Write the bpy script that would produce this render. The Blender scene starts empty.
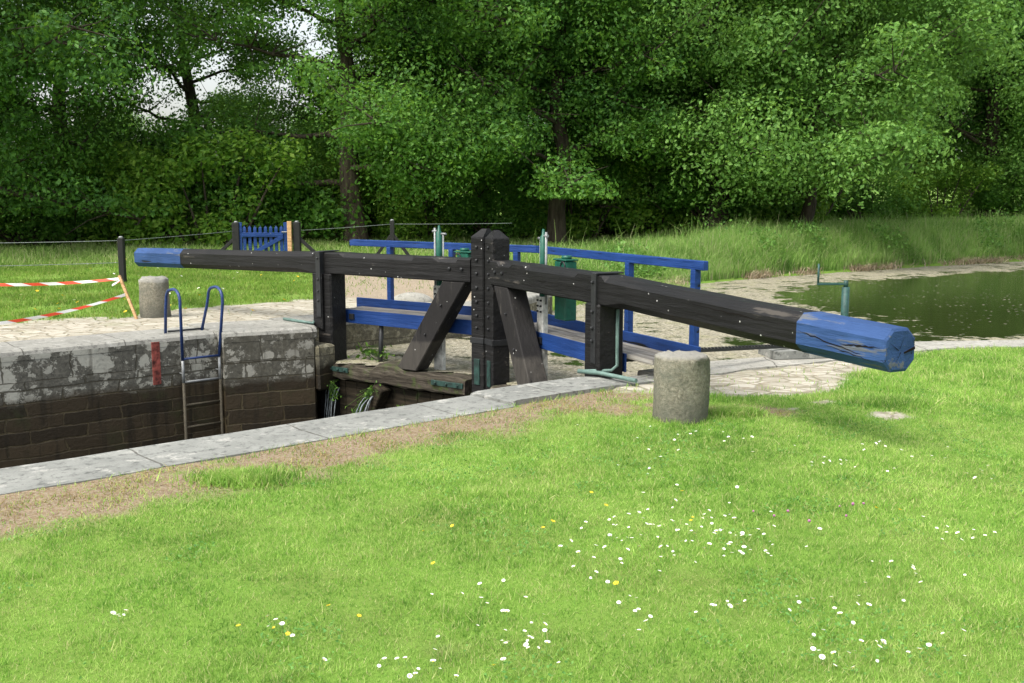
import bpy, bmesh, math, random
import numpy as np
from mathutils import Vector, Matrix
random.seed(7)
sc = bpy.context.scene
col = sc.collection
# ---------------------------------------------------------------- camera, light, exposure
F, CH, YH = 1030.0, 1.65, 196.0
PITCH = math.atan((341.5 - YH) / F)
cd = bpy.data.cameras.new('camera'); cam = bpy.data.objects.new('camera', cd); col.objects.link(cam)
cd.sensor_width = 36; cd.lens = F / 1024 * 36; cd.clip_start = .05; cd.clip_end = 3000
cam.location = (0, 0, CH); cam.rotation_euler = (math.pi / 2 - PITCH, 0, 0)
sc.camera = cam
SUN_EL, SUN_DIR = 56, Vector((-.62, -.55, 0)).normalized()      # horizontal direction towards the sun
w = bpy.data.worlds.new('World'); sc.world = w; w.use_nodes = True
nt = w.node_tree; nt.nodes.clear()
sky = nt.nodes.new('ShaderNodeTexSky'); sky.sky_type = 'NISHITA'; sky.sun_disc = False
sky.sun_elevation = math.radians(SUN_EL); sky.sun_rotation = math.atan2(SUN_DIR.x, SUN_DIR.y)
sky.air_density = 1.3; sky.dust_density = 4; sky.ozone_density = 1
hs = nt.nodes.new('ShaderNodeHueSaturation'); hs.inputs['Saturation'].default_value = .42
bg = nt.nodes.new('ShaderNodeBackground'); bg.inputs['Strength'].default_value = .15
wo = nt.nodes.new('ShaderNodeOutputWorld')
nt.links.new(sky.outputs[0], hs.inputs['Color']); nt.links.new(hs.outputs[0], bg.inputs[0]); nt.links.new(bg.outputs[0], wo.inputs[0])
sd = bpy.data.lights.new('sun', 'SUN'); sd.energy = 1.8; sd.angle = math.radians(34); sd.color = (1, .96, .88)
so = bpy.data.objects.new('sun', sd); col.objects.link(so)
sv = Vector((SUN_DIR.x * math.cos(math.radians(SUN_EL)), SUN_DIR.y * math.cos(math.radians(SUN_EL)), math.sin(math.radians(SUN_EL))))
so.rotation_euler = sv.to_track_quat('Z', 'Y').to_euler(); so.location = (0, 0, 30)
vs = sc.view_settings; vs.view_transform = 'Standard'; vs.look = 'None'; vs.gamma = 1; vs.use_curve_mapping = False
vs.exposure = 1.05
sc.render.resolution_x, sc.render.resolution_y = 1024, 683
sc.cycles.max_bounces = 6; sc.cycles.diffuse_bounces = 3; sc.cycles.glossy_bounces = 3
sc.cycles.transmission_bounces = 3; sc.cycles.transparent_max_bounces = 4
sc.cycles.use_denoising = True

# ---------------------------------------------------------------- survey of the place: turning sight lines into metres
def G(px, py, z=0.0):
    a = (px - 512) / F; b = (341.5 - py) / F
    r = (a, math.cos(PITCH) + b * math.sin(PITCH), -math.sin(PITCH) + b * math.cos(PITCH))
    t = (z - CH) / r[2]
    return (r[0] * t, r[1] * t)
TH = math.radians(49.73)
U = np.array((math.sin(TH), math.cos(TH))); V = np.array((-U[1], U[0])); ROT = math.atan2(U[1], U[0])
def W(u, v): return (U[0] * u + V[0] * v, U[1] * u + V[1] * v)
def LK(x, y): return (U[0] * x + U[1] * y, V[0] * x + V[1] * y)

# ---------------------------------------------------------------- helpers
def tag(o, label=None, cat=None, group=None, kind=None):
    if label: o['label'] = label
    if cat: o['category'] = cat
    if group: o['group'] = group
    if kind: o['kind'] = kind
    return o
def thing(name, label, cat, loc=(0, 0, 0), rot=0, group=None):
    o = bpy.data.objects.new(name, None); o.empty_display_size = .2; col.objects.link(o)
    o.location = loc; o.rotation_euler = (0, 0, rot)
    return tag(o, label, cat, group)
def link(name, me, mats, parent=None, loc=(0, 0, 0), rot=0):
    o = bpy.data.objects.new(name, me); col.objects.link(o)
    for m in (mats if isinstance(mats, (list, tuple)) else [mats]): me.materials.append(m)
    o.location = loc; o.rotation_euler = (0, 0, rot)
    if parent: o.parent = parent
    return o
def obj(name, bm, mats, parent=None, loc=(0, 0, 0), rot=0, smooth=False):
    me = bpy.data.meshes.new(name)
    bmesh.ops.recalc_face_normals(bm, faces=bm.faces)
    bm.to_mesh(me); bm.free()
    if smooth:
        for p in me.polygons: p.use_smooth = True
    return link(name, me, mats, parent, loc, rot)
def B(): return bmesh.new()
def box(bm, a, b, bev=.006, seg=1, mat=0, fr=None):
    lo = [min(a[i], b[i]) for i in range(3)]; hi = [max(a[i], b[i]) for i in range(3)]
    return hexa(bm, [(x, y, z) for z in (lo[2], hi[2]) for x, y in ((lo[0], lo[1]), (hi[0], lo[1]), (hi[0], hi[1]), (lo[0], hi[1]))], bev, mat)
def hexa(bm, p, bev=.006, mat=0):
    t = bmesh.new(); vs_ = [t.verts.new(q) for q in p]
    for f in ((0, 3, 2, 1), (4, 5, 6, 7), (0, 1, 5, 4), (1, 2, 6, 5), (2, 3, 7, 6), (3, 0, 4, 7)): t.faces.new([vs_[i] for i in f])
    bmesh.ops.recalc_face_normals(t, faces=t.faces)
    if bev > 0: bmesh.ops.bevel(t, geom=list(t.edges), offset=bev, segments=1, affect='EDGES', clamp_overlap=True)
    merge(bm, t, mat)
def merge(bm, t, mat=0):
    mp = {}
    for v_ in t.verts: mp[v_] = bm.verts.new(v_.co)
    for f in t.faces:
        try:
            nf = bm.faces.new([mp[v_] for v_ in f.verts]); nf.material_index = mat; nf.smooth = f.smooth
        except ValueError: pass
    t.free()
def bar(bm, p, q, wx, wy, bev=.005, up=(0, 0, 1), mat=0):
    """square bar between two points; wx across, wy along 'up'"""
    p = Vector(p); q = Vector(q); d = (q - p).normalized(); upv = Vector(up)
    s = d.cross(upv).normalized(); n = s.cross(d).normalized()
    pts = [c + s * (i * wx / 2) + n * (j * wy / 2) for c in (p, q) for i, j in ((-1, -1), (1, -1), (1, 1), (-1, 1))]
    hexa(bm, pts, bev, mat)
def tube(bm, pts, r, n=8, mat=0, cap=True, smooth=True):
    pts = [Vector(p) for p in pts]; rs = r if isinstance(r, (list, tuple)) else [r] * len(pts)
    rings = []; prev = None
    for i, p in enumerate(pts):
        d = (pts[min(i + 1, len(pts) - 1)] - pts[max(i - 1, 0)]).normalized()
        if prev is None:
            a = d.orthogonal().normalized()
        else:
            a = (prev - d * prev.dot(d))
            a = a.normalized() if a.length > 1e-6 else d.orthogonal().normalized()
        prev = a; b_ = d.cross(a)
        rings.append([bm.verts.new(p + (a * math.cos(2 * math.pi * k / n) + b_ * math.sin(2 * math.pi * k / n)) * rs[i]) for k in range(n)])
    for i in range(len(rings) - 1):
        for k in range(n):
            f = bm.faces.new((rings[i][k], rings[i][(k + 1) % n], rings[i + 1][(k + 1) % n], rings[i + 1][k]))
            f.material_index = mat; f.smooth = smooth
    if cap:
        for rg in (rings[0], rings[-1]):
            f = bm.faces.new(rg); f.material_index = mat
def np_mesh(name, verts, faces_flat, nper, attrs=None, smooth=False):
    me = bpy.data.meshes.new(name)
    nv = len(verts); nf = len(faces_flat) // nper
    me.vertices.add(nv); me.vertices.foreach_set('co', np.asarray(verts, dtype=np.float32).ravel())
    me.loops.add(len(faces_flat)); me.loops.foreach_set('vertex_index', np.asarray(faces_flat, dtype=np.int32))
    me.polygons.add(nf); me.polygons.foreach_set('loop_start', np.arange(0, nf * nper, nper, dtype=np.int32))
    me.polygons.foreach_set('loop_total', np.full(nf, nper, dtype=np.int32))
    me.polygons.foreach_set('use_smooth', np.full(nf, smooth, dtype=bool))
    for k, a in (attrs or {}).items():
        at = me.attributes.new(k, 'FLOAT', 'POINT'); at.data.foreach_set('value', np.asarray(a, dtype=np.float32))
    me.update(calc_edges=True)
    return me
def vnoise(x, y, s=1.0, seed=0, octv=3):
    x = np.asarray(x, float) / s; y = np.asarray(y, float) / s; out = 0; amp = 1; tot = 0
    for o in range(octv):
        xi = np.floor(x).astype(np.int64); yi = np.floor(y).astype(np.int64); fx = x - xi; fy = y - yi
        fx = fx * fx * (3 - 2 * fx); fy = fy * fy * (3 - 2 * fy)
        def h(a, b):
            n_ = (a * 374761393 + b * 668265263 + (seed + o) * 1442695041) & 0xffffffff
            n_ = ((n_ ^ (n_ >> 13)) * 1274126177) & 0xffffffff
            return ((n_ ^ (n_ >> 16)) & 0xffff) / 65535.0
        v_ = (h(xi, yi) * (1 - fx) + h(xi + 1, yi) * fx) * (1 - fy) + (h(xi, yi + 1) * (1 - fx) + h(xi + 1, yi + 1) * fx) * fy
        out = out + v_ * amp; tot += amp; amp *= .5; x = x * 2.03; y = y * 2.03
    return out / tot
def sdist(x, y, poly):
    """signed distance to a closed polygon, negative inside"""
    x = np.asarray(x, float); y = np.asarray(y, float); d = np.full(x.shape, 1e9); ins = np.zeros(x.shape, bool)
    n = len(poly)
    for i in range(n):
        ax, ay = poly[i]; bx_, by_ = poly[(i + 1) % n]; ex, ey = bx_ - ax, by_ - ay
        t = np.clip(((x - ax) * ex + (y - ay) * ey) / (ex * ex + ey * ey), 0, 1)
        d = np.minimum(d, np.hypot(x - ax - t * ex, y - ay - t * ey))
        c = ((ay > y) != (by_ > y)) & (x < (bx_ - ax) * (y - ay) / ((by_ - ay) if by_ != ay else 1e-9) + ax)
        ins ^= c
    return np.where(ins, -d, d)
def sstep(a, b, x):
    t = np.clip((x - a) / (b - a), 0, 1); return t * t * (3 - 2 * t)

# ---------------------------------------------------------------- materials
class M_:
    def __init__(s, name, rough=.8, spec=.3):
        s.m = bpy.data.materials.new(name); s.m.use_nodes = True; s.t = s.m.node_tree
        s.b = s.t.nodes['Principled BSDF']; s.b.inputs['Roughness'].default_value = rough
        s.b.inputs['Specular IOR Level'].default_value = spec
        s.tc = s.t.nodes.new('ShaderNodeTexCoord')
    def n(s, typ, **kw):
        q = s.t.nodes.new(typ)
        for k, v_ in kw.items():
            if k in q.inputs.keys(): s.put(q.inputs[k], v_)
            else: setattr(q, k, v_)
        return q
    def put(s, inp, v_):
        if hasattr(v_, 'is_output') or isinstance(v_, bpy.types.NodeSocket): s.t.links.new(v_, inp)
        else:
            if isinstance(v_, (list, tuple)) and len(v_) == 3 and inp.type == 'RGBA': v_ = tuple(v_) + (1,)
            inp.default_value = v_
    def coord(s, scale=(1, 1, 1), which='Object', rot=(0, 0, 0)):
        mp = s.t.nodes.new('ShaderNodeMapping'); s.t.links.new(s.tc.outputs[which], mp.inputs[0])
        mp.inputs['Scale'].default_value = scale; mp.inputs['Rotation'].default_value = rot
        return mp.outputs[0]
    def noise(s, scale, detail=5, rough=.6, vec=None, dist=0):
        q = s.n('ShaderNodeTexNoise', Scale=scale, Detail=detail, Roughness=rough, Distortion=dist)
        s.put(q.inputs['Vector'], vec if vec is not None else s.tc.outputs['Object']); return q.outputs[0]
    def ramp(s, fac, stops):
        q = s.t.nodes.new('ShaderNodeValToRGB'); s.put(q.inputs[0], fac); e = q.color_ramp.elements
        while len(e) < len(stops): e.new(.5)
        for i, (p, c) in enumerate(stops):
            e[i].position = p; e[i].color = (c, c, c, 1) if isinstance(c, (int, float)) else tuple(c) + (1,)
        return q.outputs[0]
    def mix(s, fac, a, b, bt='MIX'):
        q = s.t.nodes.new('ShaderNodeMix'); q.data_type = 'RGBA'; q.blend_type = bt
        s.put(q.inputs[0], fac); s.put(q.inputs[6], a); s.put(q.inputs[7], b); return q.outputs[2]
    def math(s, op, a, b=0.0, clamp=False):
        q = s.t.nodes.new('ShaderNodeMath'); q.operation = op; q.use_clamp = clamp
        s.put(q.inputs[0], a); s.put(q.inputs[1], b); return q.outputs[0]
    def sep(s, vec=None):
        q = s.t.nodes.new('ShaderNodeSeparateXYZ'); s.put(q.inputs[0], vec if vec is not None else s.tc.outputs['Object']); return q.outputs
    def attr(s, name):
        q = s.t.nodes.new('ShaderNodeAttribute'); q.attribute_name = name; return q.outputs['Fac']
    def bump(s, h, strength=.3, dist=.02, prev=None):
        q = s.t.nodes.new('ShaderNodeBump'); q.inputs['Strength'].default_value = strength; q.inputs['Distance'].default_value = dist
        s.put(q.inputs['Height'], h)
        if prev is not None: s.put(q.inputs['Normal'], prev)
        return q.outputs[0]
    def done(s, color=None, rough=None, normal=None):
        if color is not None: s.put(s.b.inputs['Base Color'], color)
        if rough is not None: s.put(s.b.inputs['Roughness'], rough)
        if normal is not None: s.put(s.b.inputs['Normal'], normal)
        return s.m

def painted_wood(name, paint, bare, wear=.5, rough=.55, spots=.72, along=(1.2, 14, 14), low=None):
    s = M_(name, rough, .22)
    g = s.noise(1.0, 7, .65, s.coord(along))                       # grain along the timber
    big = s.noise(2.2, 5, .6)
    fine = s.noise(55, 3, .6)
    c = s.mix(s.ramp(big, [(.35, 0), (.7, 1)]), paint, tuple(min(1, k * 1.5 + .002) for k in paint))
    c = s.mix(s.ramp(s.math('MULTIPLY', g, s.math('ADD', big, .5)), [(wear, 0), (wear + .06, 1)]), c, bare)
    if low is not None:                                             # paint gone from the foot of the timber
        zz = s.math('ADD', s.sep()[2], s.math('MULTIPLY', s.math('SUBTRACT', big, .5), .25))
        ft = s.ramp(s.math('ADD', zz, 1 - low - .5), [(.48, 1), (.52, 0)])
        c = s.mix(s.math('MULTIPLY', ft, s.ramp(g, [(.3, .25), (.55, 1)])), c, bare)
    cr = s.ramp(g, [(.33, 1), (.375, 0)])                            # drying cracks
    c = s.mix(cr, c, (.006, .006, .006))
    sp = s.n('ShaderNodeTexVoronoi', Scale=11.0); s.put(sp.inputs['Vector'], s.coord())
    m = s.math('MULTIPLY', s.ramp(sp.outputs['Distance'], [(.06, 1), (.1, 0)]), s.ramp(s.noise(3.3, 2), [(spots - .06, 0), (spots, 1)]))
    c = s.mix(m, c, (.5, .5, .47))
    nrm = s.bump(g, .95, .02); nrm = s.bump(fine, .25, .003, nrm)
    return s.done(c, s.ramp(big, [(0, rough - .12), (1, rough + .2)]), nrm)
MT = {}
MT['black'] = painted_wood('black_painted_timber', (.0075, .0072, .007), (.06, .053, .045), .66, .5, .56)
MT['blue_end'] = painted_wood('blue_painted_beam_end', (.021, .051, .138), (.10, .11, .13), .58, .6, .8)
MT['blue'] = painted_wood('blue_painted_rail', (.009, .034, .135), (.2, .2, .2), .78, .42, .7)
MT['worn'] = painted_wood('worn_black_timber', (.013, .012, .0115), (.055, .05, .043), .62, .7, .55, (9, 9, 1.2), -.05)
def weathered(name, a, b, c3, moss=.62):
    s = M_(name, .9, .2)
    g = s.noise(1.0, 8, .7, s.coord((1.5, 22, 22)))
    c = s.ramp(g, [(.3, tuple(k * .35 for k in a)), (.45, a), (.62, b), (.75, c3)])
    c = s.mix(s.ramp(s.noise(6, 4), [(moss, 0), (moss + .12, 1)]), c, (.05, .065, .022))
    return s.done(c, None, s.bump(g, .9, .02))
MT['grey_wood'] = weathered('weathered_grey_oak', (.035, .029, .021), (.085, .073, .055), (.22, .205, .165), .54)
MT['deck_wood'] = weathered('grey_deck_boards', (.22, .2, .17), (.36, .34, .3), (.45, .43, .39), .8)
MT['wet_wood'] = weathered('wet_brown_planking', (.02, .016, .01), (.045, .035, .022), (.07, .055, .035), .6)
MT['stake'] = weathered('pale_new_softwood', (.45, .27, .13), (.6, .38, .2), (.68, .45, .25), .9)
def plain(name, c, rough=.5, metal=0, var=.25, scale=18):
    s = M_(name, rough, .4); s.b.inputs['Metallic'].default_value = metal
    n_ = s.noise(scale, 5)
    cc = s.mix(s.ramp(n_, [(.35, 0), (.7, 1)]), tuple(k * (1 - var) for k in c), tuple(min(1, k * (1 + var)) for k in c))
    return s.done(cc, None, s.bump(n_, .15, .004))
MT['iron'] = plain('dark_forged_iron', (.018, .019, .02), .5)
MT['green'] = plain('green_gear_paint', (.008, .085, .055), .4)
MT['teal'] = plain('faded_teal_paint', (.022, .07, .06), .55, var=.35)
MT['pale_pipe'] = plain('pale_green_pipe', (.11, .18, .155), .6)
MT['white_post'] = plain('flaking_white_paint', (.5, .5, .46), .7, var=.5, scale=9)
MT['galv'] = plain('galvanised_steel', (.24, .25, .25), .5, .3)
MT['grimy'] = plain('rusty_wet_steel', (.055, .046, .028), .7)
MT['blue_tube'] = plain('blue_painted_tube', (.018, .042, .14), .45, var=.35, scale=40)
MT['wire'] = plain('fence_wire', (.17, .19, .18), .5)
MT['post_black'] = plain('tarred_black_post', (.014, .014, .013), .8)
MT['verdigris'] = plain('verdigris_bracket', (.014, .042, .034), .7, var=.5)
def daub(name, c): return plain(name, c, .95, var=.75, scale=13)
MT['red_mark'] = daub('faded_red_mark', (.22, .055, .042))

# stone: coping (grey, lichen), laid in slabs
def coping_mat(name, a=(.165, .17, .155), b=(.265, .27, .245), slab=1.15, off=0.0, joints=True):
    s = M_(name, .9, .25); x, y, z = s.sep()
    n1 = s.noise(1.6, 6, .65); n2 = s.noise(14, 6, .7); n3 = s.noise(70, 4, .7)
    c = s.mix(s.ramp(n1, [(.35, 0), (.65, 1)]), a, b)
    c = s.mix(s.ramp(n2, [(.36, 1), (.48, 0)]), c, tuple(k * .6 for k in a))
    c = s.mix(s.ramp(s.noise(5, 7, .72), [(.56, 0), (.62, .8)]), c, (.36, .355, .32))
    c = s.mix(s.ramp(n3, [(.3, .55), (.5, 0)]), c, (.12, .12, .11))
    h = s.math('ADD', s.math('MULTIPLY', n2, .6), s.math('MULTIPLY', n3, .4))
    if joints:
        wob = s.math('MULTIPLY', s.math('SUBTRACT', s.noise(3, 3), .5), .10)
        fr_ = s.math('FRACT', s.math('DIVIDE', s.math('ADD', s.math('ADD', x, wob), off + 100), slab))
        j = s.math('GREATER_THAN', s.math('ABSOLUTE', s.math('SUBTRACT', fr_, .5)), .5 - .006 / slab * 1.2)
        c = s.mix(s.math('MULTIPLY', j, .75), c, (.06, .055, .045)); h = s.math('SUBTRACT', h, j)
    return s.done(c, None, s.bump(h, .5, .012))
MT['coping'] = coping_mat('grey_granite_coping')
MT['coping_far'] = coping_mat('pale_granite_coping', (.22, .215, .19), (.30, .295, .26), 1.1, .3)
MT['concrete'] = coping_mat('pale_concrete_quay', (.26, .255, .22), (.38, .365, .32), 1.9)
# stone wall with courses; the lower part is dark from the water that stands against it
def wall_mat(name, wet=-.56, dry=(.2, .19, .155), lich=(.46, .45, .38), rows=.15, blk=.62, lichen=.80, dark=(.020, .0145, .008), irregular=False):
    s = M_(name, .85, .3); x, y, z = s.sep()
    cmb = s.t.nodes.new('ShaderNodeCombineXYZ'); wx = s.math('ADD', x, s.math('MULTIPLY', s.math('SUBTRACT', s.noise(2.2, 4), .5), .20))
    wz = s.math('ADD', z, s.math('MULTIPLY', s.math('SUBTRACT', s.noise(2.7, 4), .5), .075))
    s.put(cmb.inputs[0], wx); s.put(cmb.inputs[1], wz)
    def brick(bw, rh, ms):
        q = s.n('ShaderNodeTexBrick', Scale=1.0); q.offset = .37; q.inputs['Brick Width'].default_value = bw
        q.inputs['Row Height'].default_value = rh; q.inputs['Mortar Size'].default_value = ms; q.inputs['Mortar Smooth'].default_value = .3
        q.squash = 1.4 if irregular else 1; q.squash_frequency = 3
        q.inputs['Color1'].default_value = (0, 0, 0, 1); q.inputs['Color2'].default_value = (1, 1, 1, 1); q.inputs['Mortar'].default_value = (.5, .5, .5, 1)
        s.put(q.inputs['Vector'], cmb.outputs[0]); return q
    b1 = brick(blk, rows, .011); b2 = brick(.72, .36, .008)
    top = s.ramp(s.math('ADD', z, 1.0), [(.63, 0), (.64, 1)])       # big coping stones above -0.36
    mort = s.mix(top, b1.outputs['Fac'], b2.outputs['Fac']); tone = s.mix(top, b1.outputs['Color'], b2.outputs['Color'])
    n1 = s.noise(3.0, 6, .65); n2 = s.noise(22, 5, .7)
    c = s.mix(s.ramp(n2, [(.3, 0), (.7, 1)]), tuple(k * .22 for k in dry), tuple(k * 1.0 for k in dry)); c = s.mix(s.ramp(n1, [(.4, 0), (.6, .6)]), c, (.07, .068, .055))
    # crisp pale lichen plates
    vz = s.n('ShaderNodeTexVoronoi', Scale=3.1); s.put(vz.inputs['Vector'], s.coord((1, 1, 1)))
    vm = s.noise(6.5, 5, .7)
    dd = s.math('ADD', vz.outputs['Distance'], s.math('MULTIPLY', vm, .85))
    l1 = s.ramp(dd, [(lichen + .02, 1), (lichen + .05, 0)])
    l2 = s.ramp(s.noise(6.5, 5, .75), [(.54, 0), (.565, 1)])
    l1 = s.math('MAXIMUM', l1, s.math('MULTIPLY', l2, .8))
    l1 = s.math('MULTIPLY', l1, s.ramp(n2, [(.28, .6), (.45, 1)])); c = s.mix(l1, c, s.mix(n1, tuple(k * .7 for k in lich), lich))
    c = s.mix(s.math('MULTIPLY', mort, .8), c, (.05, .045, .03))
    # wet part
    cw = s.mix(tone, dark, tuple(k * 2.6 for k in dark)); cw = s.mix(s.ramp(n1, [(.55, 0), (.7, .7)]), cw, (.03, .034, .012))
    cw = s.mix(s.math('MULTIPLY', mort, s.ramp(s.noise(5, 6, .75), [(.38, .05), (.62, .85)])), cw, (.085, .068, .034))
    drip = s.noise(1, 4, .6, s.coord((7, 7, .8))); cw = s.mix(s.ramp(drip, [(.52, 0), (.62, .6)]), cw, (.012, .010, .006)); c = s.mix(s.ramp(drip, [(.56, 0), (.66, .55)]), c, (.06, .055, .04))
    edge = s.math('ADD', z, s.math('MULTIPLY', s.math('SUBTRACT', s.noise(3, 6, .7), .5), .26))
    wetm = s.ramp(s.math('ADD', edge, 1.0 - wet - .5), [(.44, 1), (.55, 0)])
    c = s.mix(wetm, c, cw)
    h = s.math('SUBTRACT', s.math('ADD', s.math('MULTIPLY', n1, .5), s.math('MULTIPLY', n2, .3)), mort)
    return s.done(c, s.mix(wetm, (.9, .9, .9), (.55, .55, .55)), s.bump(h, .8, .03))
MT['wall'] = wall_mat('lock_wall_stone')
MT['wall_block'] = wall_mat('lock_wall_quoin_stone', -.60, (.17, .16, .125), (.36, .35, .3), .19, .5, .60, irregular=True)
MT['wall_up'] = wall_mat('upstream_wall_stone', -.44, (.22, .2, .13), (.3, .28, .2), .3, .9, .45)
def bollard_mat():
    s = M_('rough_granite', .95, .2); n1 = s.noise(38, 6, .8); n2 = s.noise(5, 6, .7)
    x, y, z = s.sep()
    c = s.ramp(n1, [(.3, (.07, .065, .05)), (.5, (.2, .185, .14)), (.7, (.34, .32, .25))])
    c = s.mix(s.ramp(n2, [(.42, 0), (.65, .7)]), c, (.12, .125, .10))
    c = s.mix(s.ramp(s.math('ADD', z, s.math('MULTIPLY', n2, .16)), [(.10, .6), (.34, 0)]), c, (.07, .072, .06))
    c = s.mix(s.ramp(s.math('ADD', z, s.math('MULTIPLY', n2, .04)), [(.515, 0), (.54, .6)]), c, (.30, .295, .27))
    return s.done(c, None, s.bump(n1, .9, .012))
MT['granite'] = bollard_mat()

# ---------------------------------------------------------------- survey lines (world metres)
WZ = -.45                                     # upper pond level
LOWZ = -2.3                                   # level in the emptied chamber
H1, MI, E1 = Vector((.86, 9.50)), Vector((-.25, 11.72)), Vector((2.38, 6.33))
H2, E2 = Vector((-2.31, 13.22)), Vector((-5.63, 15.58))
NV, FV = 6.70, 11.86
quay_px = [(640, 374), (709, 361), (760, 357), (830, 349), (915, 341.5), (1024, 339.6)]
near_edge = [W(-14, NV), W(6.25, NV)] + [tuple(H1 + Vector((.02, .35)))] + [(1.75, 10.05)] + [G(*p) for p in quay_px[1:]] + [(9, 12.15), (30, 12.6), (70, 20)]
bank_px = [(600, 297), (640, 290), (700, 284), (760, 278), (830, 273), (920, 267), (1024, 261)]
far_bank = [(70, 40)] + [(30, 35.5)] + [G(p[0], p[1], WZ) for p in reversed(bank_px)]
far_wall = [W(10.4, 12.2), W(7.0, 12.15), W(6.75, 11.8), W(6.42, 11.42), W(5.32, 11.72), W(5.30, FV), W(-14, FV)]
basin = near_edge + far_bank + far_wall
walled = near_edge[:-1] ; 
def seg_d(x, y, pts):
    d = np.full(np.shape(x), 1e9)
    for (ax, ay), (bx_, by_) in zip(pts[:-1], pts[1:]):
        ex, ey = bx_ - ax, by_ - ay; t = np.clip(((x - ax) * ex + (y - ay) * ey) / (ex * ex + ey * ey + 1e-9), 0, 1)
        d = np.minimum(d, np.hypot(x - ax - t * ex, y - ay - t * ey))
    return d
def near_side(x, y):                           # True on the camera's side of the water
    return seg_d(x, y, near_edge) < seg_d(x, y, far_bank + far_wall)
def masks(x, y):
    """dirt (brown bare earth), pav (pale paving), grv (gravel), all 0..1"""
    x = np.asarray(x, float); y = np.asarray(y, float)
    u = U[0] * x + U[1] * y; v = V[0] * x + V[1] * y
    n = vnoise(x, y, .55, 3) - .5; n2 = vnoise(x, y, .16, 9) - .5; ns = near_side(x, y)
    wdt = .63 - .09 * np.clip(u - 2.8, 0, 4) + .5 * n + .3 * n2
    dd = 6.09 - v
    dirt = np.where(ns & (u < 7.6), sstep(wdt + .28, wdt - .12, dd) * sstep(-.3, -.05, dd + .2), 0)
    # the worn patches either side of the near bollard
    for bx_, by_, r in ((.95, 7.95, .42), (1.75, 7.9, .38), (-.2, 7.35, .25)):
        dirt = np.maximum(dirt, np.where(ns, sstep(r + .15, r - .15, np.hypot((x - bx_), (y - by_) * 1.5) + n * .5 + n2 * .3), 0))
    # green regrowth islands in the dirt
    isl = vnoise(x, y, .34, 21)
    dirt = dirt * (1 - sstep(.66, .78, isl) * .8)
    pavd = sdist(x, y, PAV) + n * .35 + n2 * .15
    pav = np.where(ns, sstep(.06, -.06, pavd), 0)
    for (a, b, r) in ((G(888, 416) + (.17,)), (G(824, 402) + (.1,)), (G(792, 409) + (.05,))):
        pav = np.maximum(pav, sstep(r + .03, r - .03, np.hypot(x - a, (y - b) * 1.1) + n2 * .15))
    # far side: cobbled strip behind the coping, gravel by the gate
    fs = ~ns
    fcob = sstep(1.0, -1.0, (v - (14.7 + n * 1.3)) * 6) * (v > 11.0)
    pav = np.where(fs & (u < 10.5), np.maximum(pav, fcob), pav)
    grv = np.where(fs, sstep(.25, -.25, sdist(x, y, GRV) + n * 1.2), 0)
    return dirt * (1 - pav), pav, grv
PAV = [G(600, 392), G(640, 391), G(700, 394), G(790, 396), G(838, 386), G(872, 368), G(925, 349), (6.2, 11.25), (30, 11.7), (30, 13.2), (6, 12.6), (2, 10.6), (.6, 9.5)]
GRV = [G(335, 300), G(335, 278), G(350, 275), G(424, 277), G(500, 283), G(520, 300)]
def height(x, y):
    x = np.asarray(x, float); y = np.asarray(y, float)
    d = sdist(x, y, basin); ns = near_side(x, y)
    natural = seg_d(x, y, far_bank) < seg_d(x, y, near_edge[:-1] + [near_edge[-2]]) 
    natural &= seg_d(x, y, far_bank) < seg_d(x, y, far_wall) + .01
    n = vnoise(x, y, 2.3, 5) - .5
    z = -.006 + .05 * n * sstep(.6, 2, d) + .02 * (vnoise(x, y, .5, 6) - .5)
    # far ground rises slowly to the trees
    z = z + np.where(~ns, .012 * np.clip(y - 16, 0, 40) + .35 * sstep(0, 4, d) * natural * sstep(2, 8, x), 0)
    z = z + np.where(y > 60, (y - 60) * .03, 0)
    z = np.where(natural, np.where(d > 0, WZ - .05 + (z - WZ + .05) * sstep(-.3, 1.5, d), WZ - .06 - .5 * sstep(0, 2.5, -d)), z)
    z = np.where((~natural) & (d < .28), -3.2, z)
    z = np.where((~natural) & (d >= .28) & (d < .55) & ns, np.minimum(z, -.035), z)
    return z

# ---------------------------------------------------------------- ground
def axis(fine0, fine1, st, lo, hi, g=1.12):
    a = list(np.arange(fine0, fine1, st)); s = st; p = a[-1]
    while p < hi: s *= g; p += s; a.append(p)
    s = st; p = fine0; b = []
    while p > lo: s *= g; p -= s; b.append(p)
    return np.array(b[::-1] + a)
xs = axis(-8, 9, .075, -600, 600); ys = axis(2.2, 17, .075, -60, 1200, 1.06)
X, Y = np.meshgrid(xs, ys); hz = height(X, Y); dm, pm, gm = masks(X, Y)
nx, ny = len(xs), len(ys); idx = np.arange(nx * ny).reshape(ny, nx)
faces = np.stack([idx[:-1, :-1], idx[:-1, 1:], idx[1:, 1:], idx[1:, :-1]], -1).reshape(-1)
me = np_mesh('ground', np.stack([X, Y, hz], -1).reshape(-1, 3), faces, 4, dict(dirt=dm.ravel(), pav=pm.ravel(), grv=gm.ravel()), True)
s = M_('ground_soil_and_turf', .95, .15)
n1 = s.noise(1.3, 6); n2 = s.noise(9, 6, .7); n3 = s.noise(60, 5, .75)
c = s.mix(n2, (.10, .19, .025), (.18, .30, .05)); c = s.mix(s.ramp(n1, [(.45, 0), (.7, .6)]), c, (.15, .17, .05))
dcol = s.mix(s.ramp(n2, [(.35, 0), (.65, 1)]), (.125, .08, .042), (.235, .17, .095)); dcol = s.mix(s.ramp(n3, [(.42, 0), (.62, 1)]), dcol, (.30, .25, .18))
dcol = s.mix(s.ramp(n3, [(.25, .8), (.38, 0)]), dcol, (.08, .055, .035))
c = s.mix(s.attr('dirt'), c, dcol)
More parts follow.
